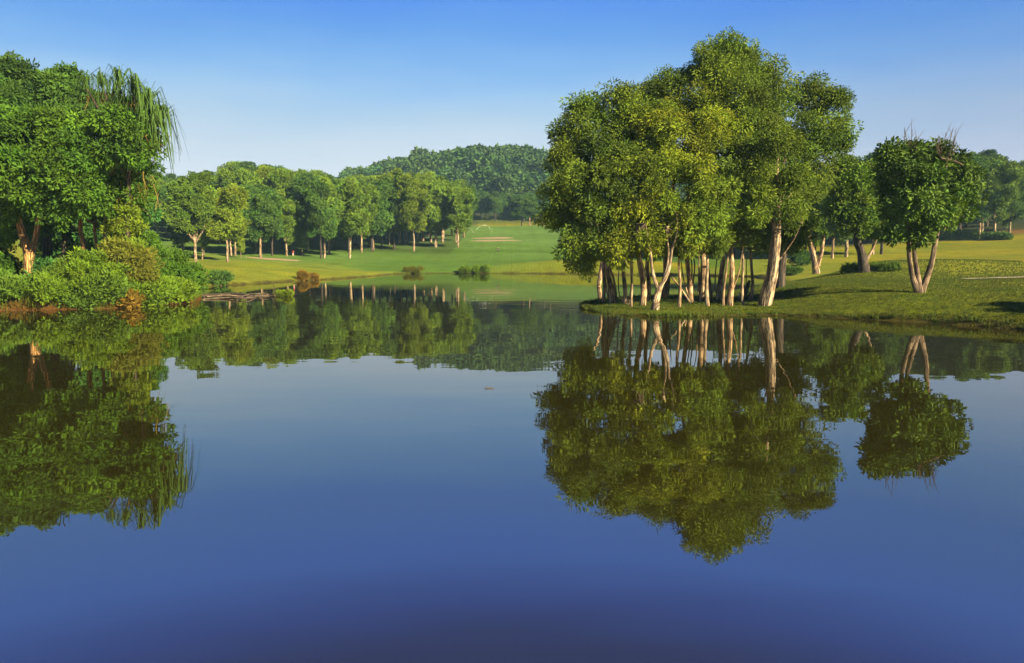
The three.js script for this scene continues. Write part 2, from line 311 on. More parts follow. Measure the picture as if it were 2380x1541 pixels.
// a tree made from world points: trunk polylines [points, radius at base, radius at top] and world lobes
function treeFrom(name, label, o) {
  const base = o.base.clone(), t = thing(name, label, o.category ?? 'tree', base, o.group), loc = (p) => p.clone().sub(base);
  o.trunks.forEach(([pts, r0, r1], i) => {
    const L = pts.map(loc), g = tube(i === 0 || o.stems ? [L[0].clone().add(V(0, -0.35, 0)), ...L] : L, i === 0 || o.stems ? [r0 * 1.5, r0 * 1.12, r0 * 0.92, lerp(r0, r1, 0.55), r1] : [r0, lerp(r0, r1, 0.5), r1], 10, o.seed + i, 0.13);
    mesh(i === 0 || o.stems ? 'trunk' : 'limb', g, o.bark, t);
  });
  if (o.lobes?.length) {
    const top = o.trunks.map(([pts]) => loc(pts[pts.length - 1])), r = rng(o.seed + 77);
    for (const [c] of o.lobes) {
      const lc = loc(c); let b = top[0]; for (const p of top) if (p.distanceTo(lc) < b.distanceTo(lc)) b = p;
      if (b.distanceTo(lc) < 0.8) continue;
      const mid = b.clone().lerp(lc, 0.5).add(V((r() - 0.5) * 0.8, 0.15 * b.distanceTo(lc) * (r() - 0.2), (r() - 0.5) * 0.8));
      mesh('limb', tube([b, mid, lc], [o.limb ?? 0.11, 0.075, 0.03], 6, o.seed + 3, 0.1, 8), o.bark, t);
    }
    crown(t, o.lobes.map(([c, ...rest]) => [loc(c), ...rest]), o.leaf, o.mat, o.seed, o.crown);
  }
  return t;
}
const line = (d0, d1, ...pts) => pts.map(([x, y], i) => at(x, y, lerp(d0, d1, pts.length > 1 ? i / (pts.length - 1) : 0)));

// ------------------------------------------------------------------ the clump of paper-barked trees on the low point
{
  // [label, base x, base y, [trunk lines as picture points after the base], radius in picture units, depth drift, bark]
  const T = [
    ['slim dark-stemmed tree leaning right at the left end of the clump', 1388, 697, [[[1391, 665], [1397, 630], [1399, 590], [1385, 520], [1345, 470]]], 5, 'barkTan'],
    ['tan twin-trunked tree second from the left end of the clump', 1423, 707, [[[1420, 670], [1412, 630], [1410, 590], [1400, 500], [1380, 400]], [[1430, 690], [1426, 650], [1416, 610], [1430, 560], [1440, 500]], [[1415, 692], [1408, 655], [1404, 615], [1412, 560]]], 6.5, 'barkTan'],
    ['thin pale tree with two close stems third from the left of the clump', 1453, 708, [[[1452, 670], [1448, 630], [1450, 590], [1450, 480], [1440, 370]], [[1441, 690], [1437, 650], [1439, 610], [1430, 560]], [[1462, 692], [1468, 655], [1470, 612], [1466, 560]]], 4.2, 'barkPale'],
    ['upright tan tree just left of the pale forked trunk', 1494, 711, [[[1496, 680], [1492, 640], [1485, 600], [1482, 520], [1490, 390]]], 6.5, 'barkTan'],
    ['slender tan tree close behind the left side of the pale forked trunk', 1506, 701, [[[1508, 660], [1504, 620], [1506, 560], [1520, 440], [1530, 330]], [[1500, 688], [1497, 650], [1500, 610], [1496, 560]]], 4.2, 'barkTan'],
    ['big pale trunk forking in a wide V at the water edge of the clump', 1522, 720, [[[1524, 700], [1530, 678], [1537, 658]], [[1530, 676], [1521, 652], [1514, 622], [1511, 590], [1500, 520]], [[1536, 662], [1548, 641], [1557, 610], [1562, 580], [1572, 545], [1572, 490]], [[1542, 652], [1551, 625], [1553, 590], [1548, 530]]], 10, 'barkPale'],
    ['broad brown trunk leaning behind the pale forked trunk', 1543, 691, [[[1549, 660], [1548, 620], [1548, 570], [1560, 450], [1600, 300]], [[1552, 640], [1560, 600], [1566, 550]]], 7, 'barkBrown'],
    ['three tan stems rising from one foot in the middle of the clump', 1605, 704, [[[1604, 670], [1598, 620], [1594, 580], [1600, 450], [1620, 300]], [[1607, 670], [1607, 620], [1603, 580], [1615, 480]], [[1610, 670], [1613, 620], [1612, 580], [1640, 470]], [[1600, 690], [1590, 650], [1584, 610], [1580, 560]]], 5, 'barkTan'],
    ['straight tan double trunk right of the middle of the clump', 1632, 701, [[[1633, 660], [1635, 610], [1634, 570], [1650, 400], [1690, 220]], [[1640, 690], [1643, 640], [1644, 580], [1670, 460]], [[1626, 690], [1624, 640], [1622, 590], [1616, 540]]], 6.5, 'barkTan'],
    ['thin leaning tan stem beside the double trunk', 1652, 696, [[[1651, 670], [1646, 630], [1645, 580], [1660, 520]]], 3, 'barkTan'],
    ['plain pale straight trunk between the double trunk and the forked one', 1669, 698, [[[1673, 660], [1680, 610], [1683, 550], [1700, 400], [1730, 240]], [[1664, 682], [1661, 640], [1666, 600], [1662, 555]]], 5, 'barkPale'],
    ['brown trunk with a crooked side branch two left of the massive trunk', 1696, 712, [[[1699, 670], [1701, 620], [1699, 575], [1704, 540], [1722, 460]], [[1701, 678], [1712, 650], [1720, 620], [1724, 590], [1726, 560]]], 6, 'barkTan'],
    ['wavy slender pale stem next to the massive trunk', 1745, 698, [[[1749, 670], [1747, 630], [1744, 590], [1742, 550], [1760, 460]], [[1736, 670], [1734, 630], [1738, 580], [1750, 540]]], 3.4, 'barkPale'],
    ['massive peeling pale trunk leaning right at the right of the clump', 1777, 712, [[[1783, 680], [1793, 640], [1798, 600], [1802, 565], [1804, 530], [1807, 480], [1804, 420], [1808, 350]], [[1800, 612], [1815, 600], [1830, 580], [1845, 555], [1862, 520]], [[1802, 560], [1794, 525], [1779, 480], [1774, 440], [1764, 405]], [[1805, 515], [1815, 470], [1830, 430], [1836, 400], [1852, 372]], [[1806, 490], [1797, 440], [1799, 400], [1788, 365]], [[1806, 450], [1820, 410], [1822, 370], [1832, 335]], [[1816, 470], [1834, 455], [1846, 436]]], 12.5, 'barkPale'],
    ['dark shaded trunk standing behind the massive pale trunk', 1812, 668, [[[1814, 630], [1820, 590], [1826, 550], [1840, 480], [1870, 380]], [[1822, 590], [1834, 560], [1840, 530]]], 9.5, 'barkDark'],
  ];
  const D = (x, y, r, d, dens = 1, sq = 0.85) => [at(x, y + (y < 300 ? 12 : 0), d * K), r * mpp(d * K), dens, sq];
  const lobes = [
    D(1690, 140, 58, 58), D(1625, 160, 55, 58), D(1752, 160, 56, 59), D(1562, 198, 48, 58), D(1690, 215, 74, 57), D(1795, 205, 52, 59), D(1625, 245, 68, 57),
    D(1500, 235, 46, 58), D(1430, 245, 50, 57), D(1372, 268, 50, 57), D(1335, 315, 44, 56),
    D(1868, 215, 50, 59, 0.8), D(1925, 250, 48, 59, 0.8), D(1952, 300, 34, 58, 0.6), D(1900, 320, 52, 58, 0.6), D(1838, 290, 56, 57, 0.6), D(1935, 350, 32, 58, 0.5), D(1868, 385, 52, 57, 0.6),
    D(1405, 340, 62, 55), D(1485, 330, 62, 55), D(1562, 320, 66, 54), D(1655, 330, 66, 54), D(1735, 310, 62, 55, 0.85), D(1780, 360, 50, 55, 0.55),
    D(1318, 385, 46, 55), D(1308, 445, 46, 54), D(1308, 515, 46, 54), D(1352, 450, 58, 53), D(1345, 565, 46, 53), D(1366, 612, 24, 53, 1.2),
    D(1430, 430, 58, 52), D(1500, 430, 56, 51.5), D(1572, 415, 58, 51), D(1642, 430, 58, 51), D(1705, 410, 46, 52, 0.8), D(1400, 515, 58, 52), D(1478, 520, 52, 51), D(1550, 510, 56, 51), D(1632, 510, 54, 51), D(1690, 490, 40, 52, 0.7), D(1440, 570, 40, 52), D(1525, 565, 34, 51.5), D(1598, 555, 40, 52), D(1655, 550, 36, 53), D(1415, 590, 26, 53),
    D(1450, 385, 50, 53), D(1530, 372, 55, 53), D(1610, 372, 55, 53), D(1690, 365, 54, 53), D(1745, 385, 40, 55, 0.8), D(1590, 268, 55, 55.5), D(1530, 275, 50, 55.5), D(1470, 285, 50, 56), D(1700, 275, 58, 55.5), D(1825, 345, 46, 59, 0.9), D(1805, 410, 46, 59, 0.9), D(1770, 300, 44, 56), D(1665, 470, 44, 51.5), D(1720, 455, 40, 53),
    D(1450, 572, 34, 51), D(1500, 560, 32, 50.5, 0.8), D(1558, 572, 32, 51, 0.9), D(1610, 568, 34, 51), D(1660, 558, 34, 51.5), D(1712, 548, 34, 53, 0.9), D(1390, 588, 34, 52), D(1758, 552, 28, 57), D(1845, 560, 32, 59), D(1345, 618, 24, 52.5, 1.2), D(1420, 598, 24, 51.5),
    D(1782, 455, 34, 51.5, 0.45), D(1760, 390, 38, 51.5, 0.6), D(1836, 420, 36, 51.5, 0.55), D(1805, 350, 40, 51, 0.6), D(1765, 515, 28, 51, 0.5), D(1842, 500, 32, 51, 0.6),
    D(1755, 450, 48, 56, 0.6), D(1835, 455, 46, 58, 0.6), D(1878, 440, 40, 59, 0.7), D(1730, 520, 44, 58), D(1845, 520, 42, 59, 0.9), D(1785, 545, 40, 61), D(1700, 550, 36, 60), D(1760, 250, 50, 56, 0.7),
  ];
  const bases = T.map(([, x, y]) => onGround(x, y));
  const own = T.map(() => []), tops = T.map(([, x, y, tr], i) => at(...tr[0][tr[0].length - 1], -bases[i].z));
  for (const l of lobes) {
    let b = 0, bd = 1e9;
    T.forEach((_, i) => { const dx = tops[i].x - l[0].x, dz = bases[i].z - l[0].z, dy = tops[i].y - l[0].y; const d = dx * dx + 0.3 * dz * dz + 0.35 * dy * dy + own[i].length * 1.6; if (d < bd) { bd = d; b = i; } });
    own[b].push(l);
  }
  T.forEach(([label, x, y, tr, r, bark], i) => {
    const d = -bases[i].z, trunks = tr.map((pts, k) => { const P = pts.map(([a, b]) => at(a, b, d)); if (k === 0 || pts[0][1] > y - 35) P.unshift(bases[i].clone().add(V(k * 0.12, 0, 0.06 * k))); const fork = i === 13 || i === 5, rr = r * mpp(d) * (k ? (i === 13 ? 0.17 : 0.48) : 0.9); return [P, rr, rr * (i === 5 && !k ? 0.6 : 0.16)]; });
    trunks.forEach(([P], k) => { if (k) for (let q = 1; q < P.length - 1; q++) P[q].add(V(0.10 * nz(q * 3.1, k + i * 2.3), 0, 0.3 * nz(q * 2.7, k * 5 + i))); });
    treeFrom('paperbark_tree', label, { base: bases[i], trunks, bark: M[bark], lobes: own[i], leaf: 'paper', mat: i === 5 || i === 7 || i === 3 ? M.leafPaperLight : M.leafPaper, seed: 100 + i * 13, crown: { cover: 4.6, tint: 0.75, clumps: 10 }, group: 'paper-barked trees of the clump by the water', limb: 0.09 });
  });
  const slim = [['slim straight pale stem near the water left of the pale forked trunk', 1466, 714, [[1468, 660], [1466, 610], [1470, 560], [1462, 500]]], ['slim pale stem near the water just right of the pale forked trunk', 1578, 714, [[1580, 660], [1577, 610], [1582, 560], [1590, 500]]], ['slim tan stem in front of the straight double trunk', 1644, 713, [[1641, 660], [1644, 610], [1640, 560], [1650, 500]]], ['slim tan stem near the water left of the crooked branched trunk', 1680, 712, [[1683, 660], [1690, 610], [1693, 560], [1690, 500]]], ['slim pale stem near the water midway to the massive trunk', 1726, 710, [[1724, 660], [1727, 610], [1724, 565], [1735, 500]]], ['slim pale stem close to the dark-stemmed tree at the left end', 1402, 704, [[1404, 660], [1401, 620], [1408, 570]]]];
  slim.forEach(([label, x, y, pts], i) => { const b = onGround(x, y), d = -b.z; treeFrom('slender_stem', label, { base: b, category: 'stem', group: 'slim stems among the trees of the clump', trunks: [[[b, ...pts.map(([a, c]) => at(a, c, d))], (2.4 + (i % 3) * 0.5) * mpp(d), 1.0 * mpp(d)]], bark: i % 2 ? M.barkTan : M.barkPale, seed: 430 + i * 3 }); });
  // a bare pole of a tree leaning across, and the low leaning stump
  const b1 = onGround(1604, 707), d1 = -b1.z;
  treeFrom('leaning_dead_trunk', 'thin bare dead trunk leaning left across the grass in the clump', { base: b1, category: 'dead trunk', trunks: [[[b1, at(1588, 680, d1), at(1572, 658, d1), at(1555, 638, d1)], 0.1, 0.05]], bark: M.barkPale, seed: 402 });
  const b2 = onGround(1722, 701), d2 = -b2.z;
  treeFrom('leaning_stump', 'short dark mossy stump leaning right left of the massive trunk', { base: b2, category: 'stump', trunks: [[[b2, at(1730, 680, d2), at(1742, 652, d2)], 0.3, 0.13]], bark: M.barkDark, seed: 404 });
}

// ------------------------------------------------------------------ the big trees on the left bank
{
  const D = (x, y, r, d, dens = 1, sq = 0.9) => [at(x, y, d * K), r * mpp(d * K), dens, sq];
  const mk = (label, px, d, tr, r, bark, mat, lobes, seed, o = {}) => { const b = groundAt(px, 690, d * K); treeFrom('broadleaf_tree', label, { base: b, trunks: tr.map((pts, k) => [[...(k === 0 || o.stems ? [b.clone().add(V(k * 0.4, 0, 0))] : []), ...pts.map(([x, y]) => at(x, y, d * K))], r * mpp(d * K) * (k ? 0.7 : 1), r * mpp(d * K) * 0.4]), bark: M[bark], mat: M[mat], lobes, leaf: 'broad', seed, limb: 0.13, crown: { cover: 5.0, tint: 0.7 }, ...o }); };
  mk('big broad tree with a thick golden forked trunk at the left edge', 70, 59, [[[70, 640], [66, 600], [58, 565], [45, 525], [40, 470]], [[70, 600], [78, 570], [86, 530], [92, 480]]], 11, 'barkBrown', 'leafBroad',
    [D(8, 458, 55, 58), D(108, 452, 58, 57), D(60, 410, 72, 56), D(85, 375, 60, 61), D(150, 330, 60, 61), D(60, 480, 60, 63), D(-45, 440, 80, 58), D(150, 400, 66, 56), D(20, 325, 74, 57), D(110, 325, 74, 57), D(138, 492, 40, 57), D(-12, 520, 36, 58), D(-70, 330, 85, 58), D(-75, 540, 70, 59), D(-10, 400, 60, 56)], 501);
  mk('broad tree with reddish leaning stems right of the golden forked trunk', 205, 60, [[[200, 600], [192, 560], [186, 520], [200, 420]], [[228, 600], [222, 560], [220, 520], [250, 430]], [[250, 600], [246, 570], [240, 530]]], 6, 'barkBrown', 'leafBroad',
    [D(300, 310, 40, 56.3), D(290, 360, 40, 56.3), D(268, 300, 40, 56.4), D(320, 300, 26, 57), D(312, 350, 32, 56.4), D(190, 345, 66, 57), D(235, 405, 66, 58), D(262, 335, 52, 58), D(200, 445, 54, 57), D(280, 430, 46, 59), D(240, 490, 44, 58), D(292, 375, 36, 59), D(172, 500, 40, 57), D(285, 495, 34, 59), D(318, 330, 40, 58.5), D(322, 395, 34, 58.5), D(318, 450, 36, 58.5), D(300, 275, 40, 59)], 517, { stems: true });
  mk('tall dark tree whose bluish crown tops the left bank', 110, 66, [[[110, 560], [112, 460], [108, 330]]], 9, 'barkDark', 'leafTop',
    [D(30, 195, 58, 66), D(95, 208, 54, 66), D(150, 232, 58, 65), D(-50, 205, 74, 66), D(205, 262, 54, 65), D(60, 270, 66, 64), D(245, 290, 44, 64), D(150, 195, 34, 67), D(-10, 265, 66, 64), D(140, 300, 60, 63)], 531);
  mk('shadowy tree filling the gap behind the golden forked trunk', 150, 76, [[[150, 600], [148, 520], [140, 450]]], 6, 'barkDark', 'leafDeep',
    [D(150, 500, 70, 76), D(60, 520, 70, 76), D(230, 520, 60, 75), D(300, 500, 50, 75), D(-30, 520, 80, 76), D(200, 440, 60, 76), D(180, 560, 50, 78), D(110, 575, 44, 78), D(250, 570, 36, 77)], 547);
  for (const [label, x, top] of [['slim bare pale stem among the shrubs left of the rusty bush', 252, [[249, 600], [246, 560], [243, 500]]], ['thin pale stem leaning out beside the rusty bush', 272, [[266, 620], [258, 580], [272, 520], [276, 470]]]]) {
    const b = groundAt(x, 690, 58 * K); treeFrom('slender_stem', label, { base: b, category: 'stem', trunks: [[[b, ...top.map(([a, c]) => at(a, c, 58 * K))], 0.12, 0.05]], bark: M.barkTan, seed: x });
  }
  // the screw pine with its long straps
  const dd = 57.5 * K, b = groundAt(292, 690, dd), t = thing('screw_pine', 'tall screw pine with long drooping strap leaves at the edge of the left trees', 'screw pine', b);
  const loc = (x, y, d = dd) => at(x, y, d).sub(b);
  mesh('trunk', tube([V(0, -0.3, 0), loc(294, 600), loc(296, 480), loc(300, 380), loc(305, 310)], [0.3, 0.24, 0.2, 0.17, 0.14], 9, 9, 0.1), M.barkDark, t);
  const heads = [[200, 206, 0.6, 36], [236, 200, 0.66, 46], [276, 198, 0.74, 50], [312, 222, 0.85, 56], [340, 250, 1.0, 66], [368, 288, 1.05, 70], [346, 296, 1.0, 46], [300, 262, 0.9, 40], [258, 230, 0.8, 34]], r = rng(61);
  const strapGeo = (seed) => {
    const q = rng(seed), out = 1.0 + 0.7 * q(), up = 0.7 + 0.8 * q(), drop = 2.6 + 3.0 * q(), bend = 0.75 + 0.2 * q(), w = 0.046 + 0.024 * q(), pts = [];
    for (let i = 0; i <= 5; i++) { const s = i / 5; pts.push(V(out * s, up * s * (1.15 - 0.15 * s), 0)); }
    for (let i = 1; i <= 7; i++) { const s = i / 7; pts.push(V(out + 0.35 * bend * Math.sin(s * 1.6), up - drop * s + 0.12 * Math.sin(s * 3.1), (q() - 0.5) * 0.1)); }
    const pos = [], n = pts.length;
    const wd = (i) => w * (i < 3 ? 1 : 1 - ((i - 2) / (n - 2)) ** 2 * 0.92);
    for (let i = 0; i < n - 1; i++) {
      const a = pts[i], c = pts[i + 1], wa = wd(i), wc = wd(i + 1), lift = (p, k, s) => V(p.x - 0.25 * Math.abs(s) * k * 0.3, p.y + Math.abs(s) * k * 0.35, p.z + s * k);
      const A = [lift(a, wa, -1), a, lift(a, wa, 1)], C = [lift(c, wc, -1), c, lift(c, wc, 1)];
      for (let j = 0; j < 2; j++) for (const v of [A[j], C[j], C[j + 1], A[j], C[j + 1], A[j + 1]]) pos.push(v.x, v.y, v.z);
    }
    const g = new THREE.BufferGeometry(); g.setAttribute('position', new THREE.Float32BufferAttribute(pos, 3)); g.computeVertexNormals(); return g;
  };
  const straps = [...Array(12)].map((_, i) => strapGeo(900 + i));
  heads.forEach(([x, y, s, n], h) => {
    const c = loc(x, y, dd + (h % 3 - 1) * 0.8);
    mesh('limb', tube([loc(304, 330), loc(lerp(303, x, 0.55), lerp(330, y, 0.5) + 10), c], [0.13, 0.11, 0.1], 7, h + 4, 0.1), M.barkDark, t);
    for (let i = 0; i < n; i++) {
      const m = mesh('leaf', straps[Math.floor(r() * 12)], M.strap, t); m.position.copy(c).add(V((r() - 0.5) * 0.4, (r() - 0.3) * 0.6, (r() - 0.5) * 0.4)); m.rotation.set(0, i / n * 6.283 * 3.1 + r(), (r() - (h < 4 ? 0.05 : 0.3)) * (h < 4 ? 1.1 : 0.75)); const k = s * (0.65 + 0.5 * r()); m.scale.set(k * (0.8 + 0.4 * r()), k, k);
    }
    for (let i = 0; i < n * 0.22; i++) { const m = mesh('dead_leaf', straps[Math.floor(r() * 12)], M.strapDead, t); m.position.copy(c).add(V(0, -0.6, 0)); m.rotation.set(0, r() * 6.283, -0.9 - r() * 0.5); m.scale.setScalar(s * (0.5 + 0.4 * r())); }
  });
  for (let i = 0; i < 64; i++) { const m = mesh('dead_leaf', straps[i % 12], i % 3 ? M.strapDead : M.strap, t), x = 262 + r() * 108; m.position.copy(loc(x, 400 + r() * 70, dd - 0.4 + r() * 1.6)); m.rotation.set(0, r() * 6.283, -0.5 - r()); m.scale.set(0.35, 0.55 + 0.45 * r(), 0.5); }
}

// ------------------------------------------------------------------ shrubs
function shrub(label, base, w, h, mat, seed, o = {}) {
  const t = thing(o.name ?? 'shrub', label, o.category ?? 'shrub', base, o.group), r = rng(seed), lobes = [], n = o.n ?? 7;
  const sq = Math.min(1.5, h / w / 0.9);
  for (let i = 0; i < n; i++) { const a = i / n * 6.283 + r(), q = (i === 0 ? 0 : 0.52) * w / 2, R = Math.min(w, h) * (0.30 + 0.14 * r()); lobes.push([V(Math.cos(a) * q, R * 0.75 + (i === 0 ? h - 2 * R : r() * (h - 1.9 * R)) * 0.9, Math.sin(a) * q * 0.7), R, o.dens ?? 1, 1]); }
  for (let i = 0; i < 5; i++) { const l = lobes[i % lobes.length][0]; mesh('stem', tube([V((r() - 0.5) * 0.3, -0.15, (r() - 0.5) * 0.3), l.clone().multiplyScalar(0.5).add(V(0, 0.1, 0)), l], [0.05, 0.035, 0.015], 5, seed + i, 0.05, 5), M.barkTan, t); }
  crown(t, lobes, 'shrub', mat, seed, { name: 'foliage', cover: o.cover ?? 3.4, tint: 0.35, size: o.size ?? 1 });
  return t;
}
{
  const G = 'shrubs along the left bank';
  const list = [
    ['low bushy green shrub at the left end of the earth bank', -12, 53.3, 100, 72, 'leafShrub'],
    ['rounded green shrub in front of the golden forked trunk', 50, 53.4, 100, 58, 'leafShrub'],
    ['dark green shrub left behind the golden forked trunk', -5, 60, 80, 105, 'leafBroad'],
    ['low yellow green shrub on the earth bank right of the golden trunk', 125, 53.7, 90, 70, 'leafBright'],
    ['tall leafy light green shrub right of the golden trunk', 160, 55, 80, 105, 'leafShrub'],
    ['airy bright green shrub in the middle of the left bank', 215, 55, 100, 125, 'leafBright'],
    ['small green shrub at the foot of the airy bright shrub', 190, 53.9, 75, 55, 'leafShrub'],
    ['tall rusty yellow bush on the left bank', 300, 57, 105, 150, 'leafRust'],
    ['low orange brown bush at the water edge below the rusty bush', 300, 55.6, 48, 36, 'leafOrange'],
    ['dense deep green shrub behind the rusty bush', 368, 63, 100, 120, 'leafBroad'],
    ['yellow green shrub at the water edge near the tip of the left bank', 352, 57, 80, 62, 'leafBright'],
    ['sunlit low shrub at the very tip of the left bank', 408, 59.2, 70, 52, 'leafBright'],
    ['dark glossy shrub at the end of the left bank beside the lawn', 432, 66, 72, 80, 'leafBroad'],
    ['second dark glossy shrub left of the bank end', 400, 66, 70, 100, 'leafBroad'],
    ['small shaded shrub between the stems of the left trees', 118, 60, 60, 80, 'leafDeep'],
    ['tall tangled yellow green bush climbing under the screw pine', 292, 57.6, 62, 235, 'leafWoodYellow'],
    ['tangled yellow green bush with hanging shoots right of the pine trunk', 330, 59.5, 60, 190, 'leafBroad'],
    ['green shrub under the screw pine', 250, 54.8, 75, 70, 'leafShrub'],
  ];
  list.forEach(([label, x, d, w, h, m], i) => shrub(label, groundAt(x, 700, d * K), w * mpp(d * K), h * mpp(d * K), M[m], 700 + i * 7, { group: G, n: 9 }));
  const on = (label, x, y, w, h, m, seed, o) => { const b = onGround(x, y); return shrub(label, b, w * mpp(-b.z), h * mpp(-b.z), M[m], seed, o); };
  on('dark olive bush standing alone on the lawn shore', 512, 663, 34, 32, 'leafWoodDark', 811, { cover: 2.2 });
  on('rust orange bush at the lawn shore', 706, 651.5, 18, 20, 'leafOrange', 812, { cover: 1.3 });
  on('low orange brown tuft beside the rust orange bush', 728, 650, 24, 9, 'leafOrange', 813);
  on('orange brown ground shrub at the left of the far shore', 962, 635, 60, 13, 'leafRust', 814);
  on('bright green reedy shrub clump left on the far shore', 1082, 635, 36, 14, 'leafBright', 815);
  on('bright yellow green shrub right of the reedy clump on the far shore', 1120, 635, 46, 16, 'leafBright', 816);
  on('deep green bush behind the massive pale trunk', 1862, 618, 46, 36, 'leafBroad', 817);
  on('low green undergrowth left of the right pair of trees', 1845, 640, 60, 20, 'leafShrub', 818);
  on('low green undergrowth between the right pair of trees', 1985, 632, 70, 10, 'leafShrub', 819);
  on('low green undergrowth right of the thick-trunked tree', 2055, 628, 90, 9, 'leafShrub', 820);
  for (const [x, w, h, i, where] of [[2100, 90, 14, 0, 'left of the lone right bank tree'], [2165, 80, 14, 1, 'framed by the lone tree V'], [2225, 80, 16, 2, 'just right of the lone right bank tree'], [2285, 80, 15, 3, 'before the pale trunks at the right'], [2330, 60, 12, 4, 'nearest the right end of the wood edge']]) on('low dark hedge bush along the right wood, ' + where, x, 557, w, h, 'leafWoodDark', 830 + i, { group: 'hedge bushes along the right wood', name: 'hedge_bush', category: 'bush', size: 2, cover: 2.2 });
}

// ------------------------------------------------------------------ trees on the right
{
  const D = (x, y, r, d, dens = 1, sq = 0.9) => [at(x, y, d), r * mpp(d), dens, sq];
  let b = onGround(2133, 682), d = -b.z;
  const R1 = treeFrom('twin_trunk_tree', 'lone right bank tree with trunks splayed in a V and bare twigs on top', { base: b, stems: true, trunks: [[[b, at(2122, 650, d), at(2113, 600, d), at(2112, 540, d), at(2110, 470, d), at(2112, 400, d)], 4.6 * mpp(d), 2 * mpp(d)], [[b.clone().add(V(0.12, 0, 0.1)), at(2134, 650, d), at(2126, 600, d), at(2124, 540, d), at(2140, 440, d)], 4.6 * mpp(d), 2 * mpp(d)], [[b.clone().add(V(0.35, 0, -0.05)), at(2152, 650, d), at(2164, 610, d), at(2174, 560, d), at(2186, 500, d), at(2196, 420, d), at(2200, 370, d)], 5 * mpp(d), 2 * mpp(d)]], bark: M.barkGrey, leaf: 'broad', mat: M.leafLone, seed: 601, crown: { cover: 2.7, tint: 0.8, clumps: 6 },
    lobes: [D(2095, 380, 42, d + 1), D(2085, 440, 42, d), D(2100, 500, 42, d - 1), D(2140, 420, 50, d - 1.5), D(2145, 490, 46, d - 2), D(2170, 370, 34, d + 1), D(2190, 440, 46, d - 1), D(2225, 420, 38, d + 1), D(2232, 475, 38, d), D(2200, 510, 40, d - 1), D(2150, 530, 30, d), D(2130, 365, 26, d + 1), D(2215, 375, 26, d + 2, 0.7), D(2240, 505, 24, d, 0.8), D(2062, 366, 20, d, 0.7), D(2056, 415, 22, d, 0.8), D(2250, 408, 20, d + 1, 0.7), D(2066, 540, 20, d, 0.7), D(2120, 550, 20, d, 0.8), D(2080, 348, 14, d, 0.7)] });
  const r = rng(44);
  for (const [x, y, X, Y] of [[2112, 370, 2102, 296], [2112, 370, 2120, 300], [2114, 365, 2134, 318], [2186, 370, 2186, 322], [2198, 370, 2197, 308], [2200, 365, 2214, 300], [2202, 365, 2224, 308], [2206, 370, 2232, 335], [2190, 370, 2176, 338]]) {
    const p = at(x, y, d).sub(b), q = at(X, Y, d + (r() - 0.5) * 2).sub(b), m = p.clone().lerp(q, 0.5).add(V((r() - 0.5) * 0.3, 0, (r() - 0.5) * 0.3));
    const tw = [];
    tw.push(tube([p, m, q], [0.05, 0.035, 0.014], 5, x, 0.05, 6));
    for (let i = 0; i < 5; i++) { const s = p.clone().lerp(q, 0.3 + 0.13 * i), a = r() * 6.283, l = 0.5 + 0.7 * r(); tw.push(tube([s, s.clone().add(V(Math.cos(a) * l * 0.25, l * 0.5, Math.sin(a) * l * 0.25)), s.clone().add(V(Math.cos(a) * l * 0.6, l, Math.sin(a) * l * 0.6))], [0.022, 0.016, 0.008], 4, i, 0, 4)); }
    mesh('bare_twig', mergeGeometries(tw), M.barkGrey, R1);
  }
  b = onGround(1897, 636); d = -b.z;
  treeFrom('forked_tree', 'bright green tree with a slim pink-lit fork between the clump and the right field', { base: b, trunks: [[[b, at(1893, 610, d), at(1886, 580, d), at(1880, 555, d), at(1885, 500, d)], 6 * mpp(d), 2 * mpp(d)], [[at(1900, 618, d), at(1909, 585, d), at(1913, 555, d), at(1920, 500, d)], 5 * mpp(d), 2 * mpp(d)]], bark: M.barkTan, leaf: 'broad', mat: M.leafBright, seed: 613, crown: { cover: 3.4, tint: 0.35, size: 1.1 }, lobes: [D(1880, 520, 34, d), D(1925, 510, 40, d - 1), D(1960, 480, 38, d), D(1915, 460, 40, d), D(1940, 430, 32, d + 1), D(1870, 470, 36, d + 1), D(1955, 530, 28, d), D(1900, 545, 24, d)] });
  b = onGround(2008, 633); d = -b.z;
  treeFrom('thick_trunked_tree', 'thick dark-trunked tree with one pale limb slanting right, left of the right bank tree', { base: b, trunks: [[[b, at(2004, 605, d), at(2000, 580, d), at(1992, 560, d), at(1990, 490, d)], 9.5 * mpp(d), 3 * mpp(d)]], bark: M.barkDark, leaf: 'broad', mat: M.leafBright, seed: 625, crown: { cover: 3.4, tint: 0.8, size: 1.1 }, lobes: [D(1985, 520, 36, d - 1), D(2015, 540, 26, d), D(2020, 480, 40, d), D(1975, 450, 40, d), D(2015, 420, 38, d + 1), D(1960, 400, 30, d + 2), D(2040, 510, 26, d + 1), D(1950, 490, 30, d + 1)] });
  const l = scene.children[scene.children.length - 1];
  mesh('pale_limb', tube([at(2010, 612, d).sub(b), at(2022, 590, d).sub(b), at(2034, 562, d).sub(b), at(2044, 530, d).sub(b)], [3.4 * mpp(d), 3 * mpp(d), 2.4 * mpp(d), 1.5 * mpp(d)], 8, 12, 0.1), M.barkPale, l);
}

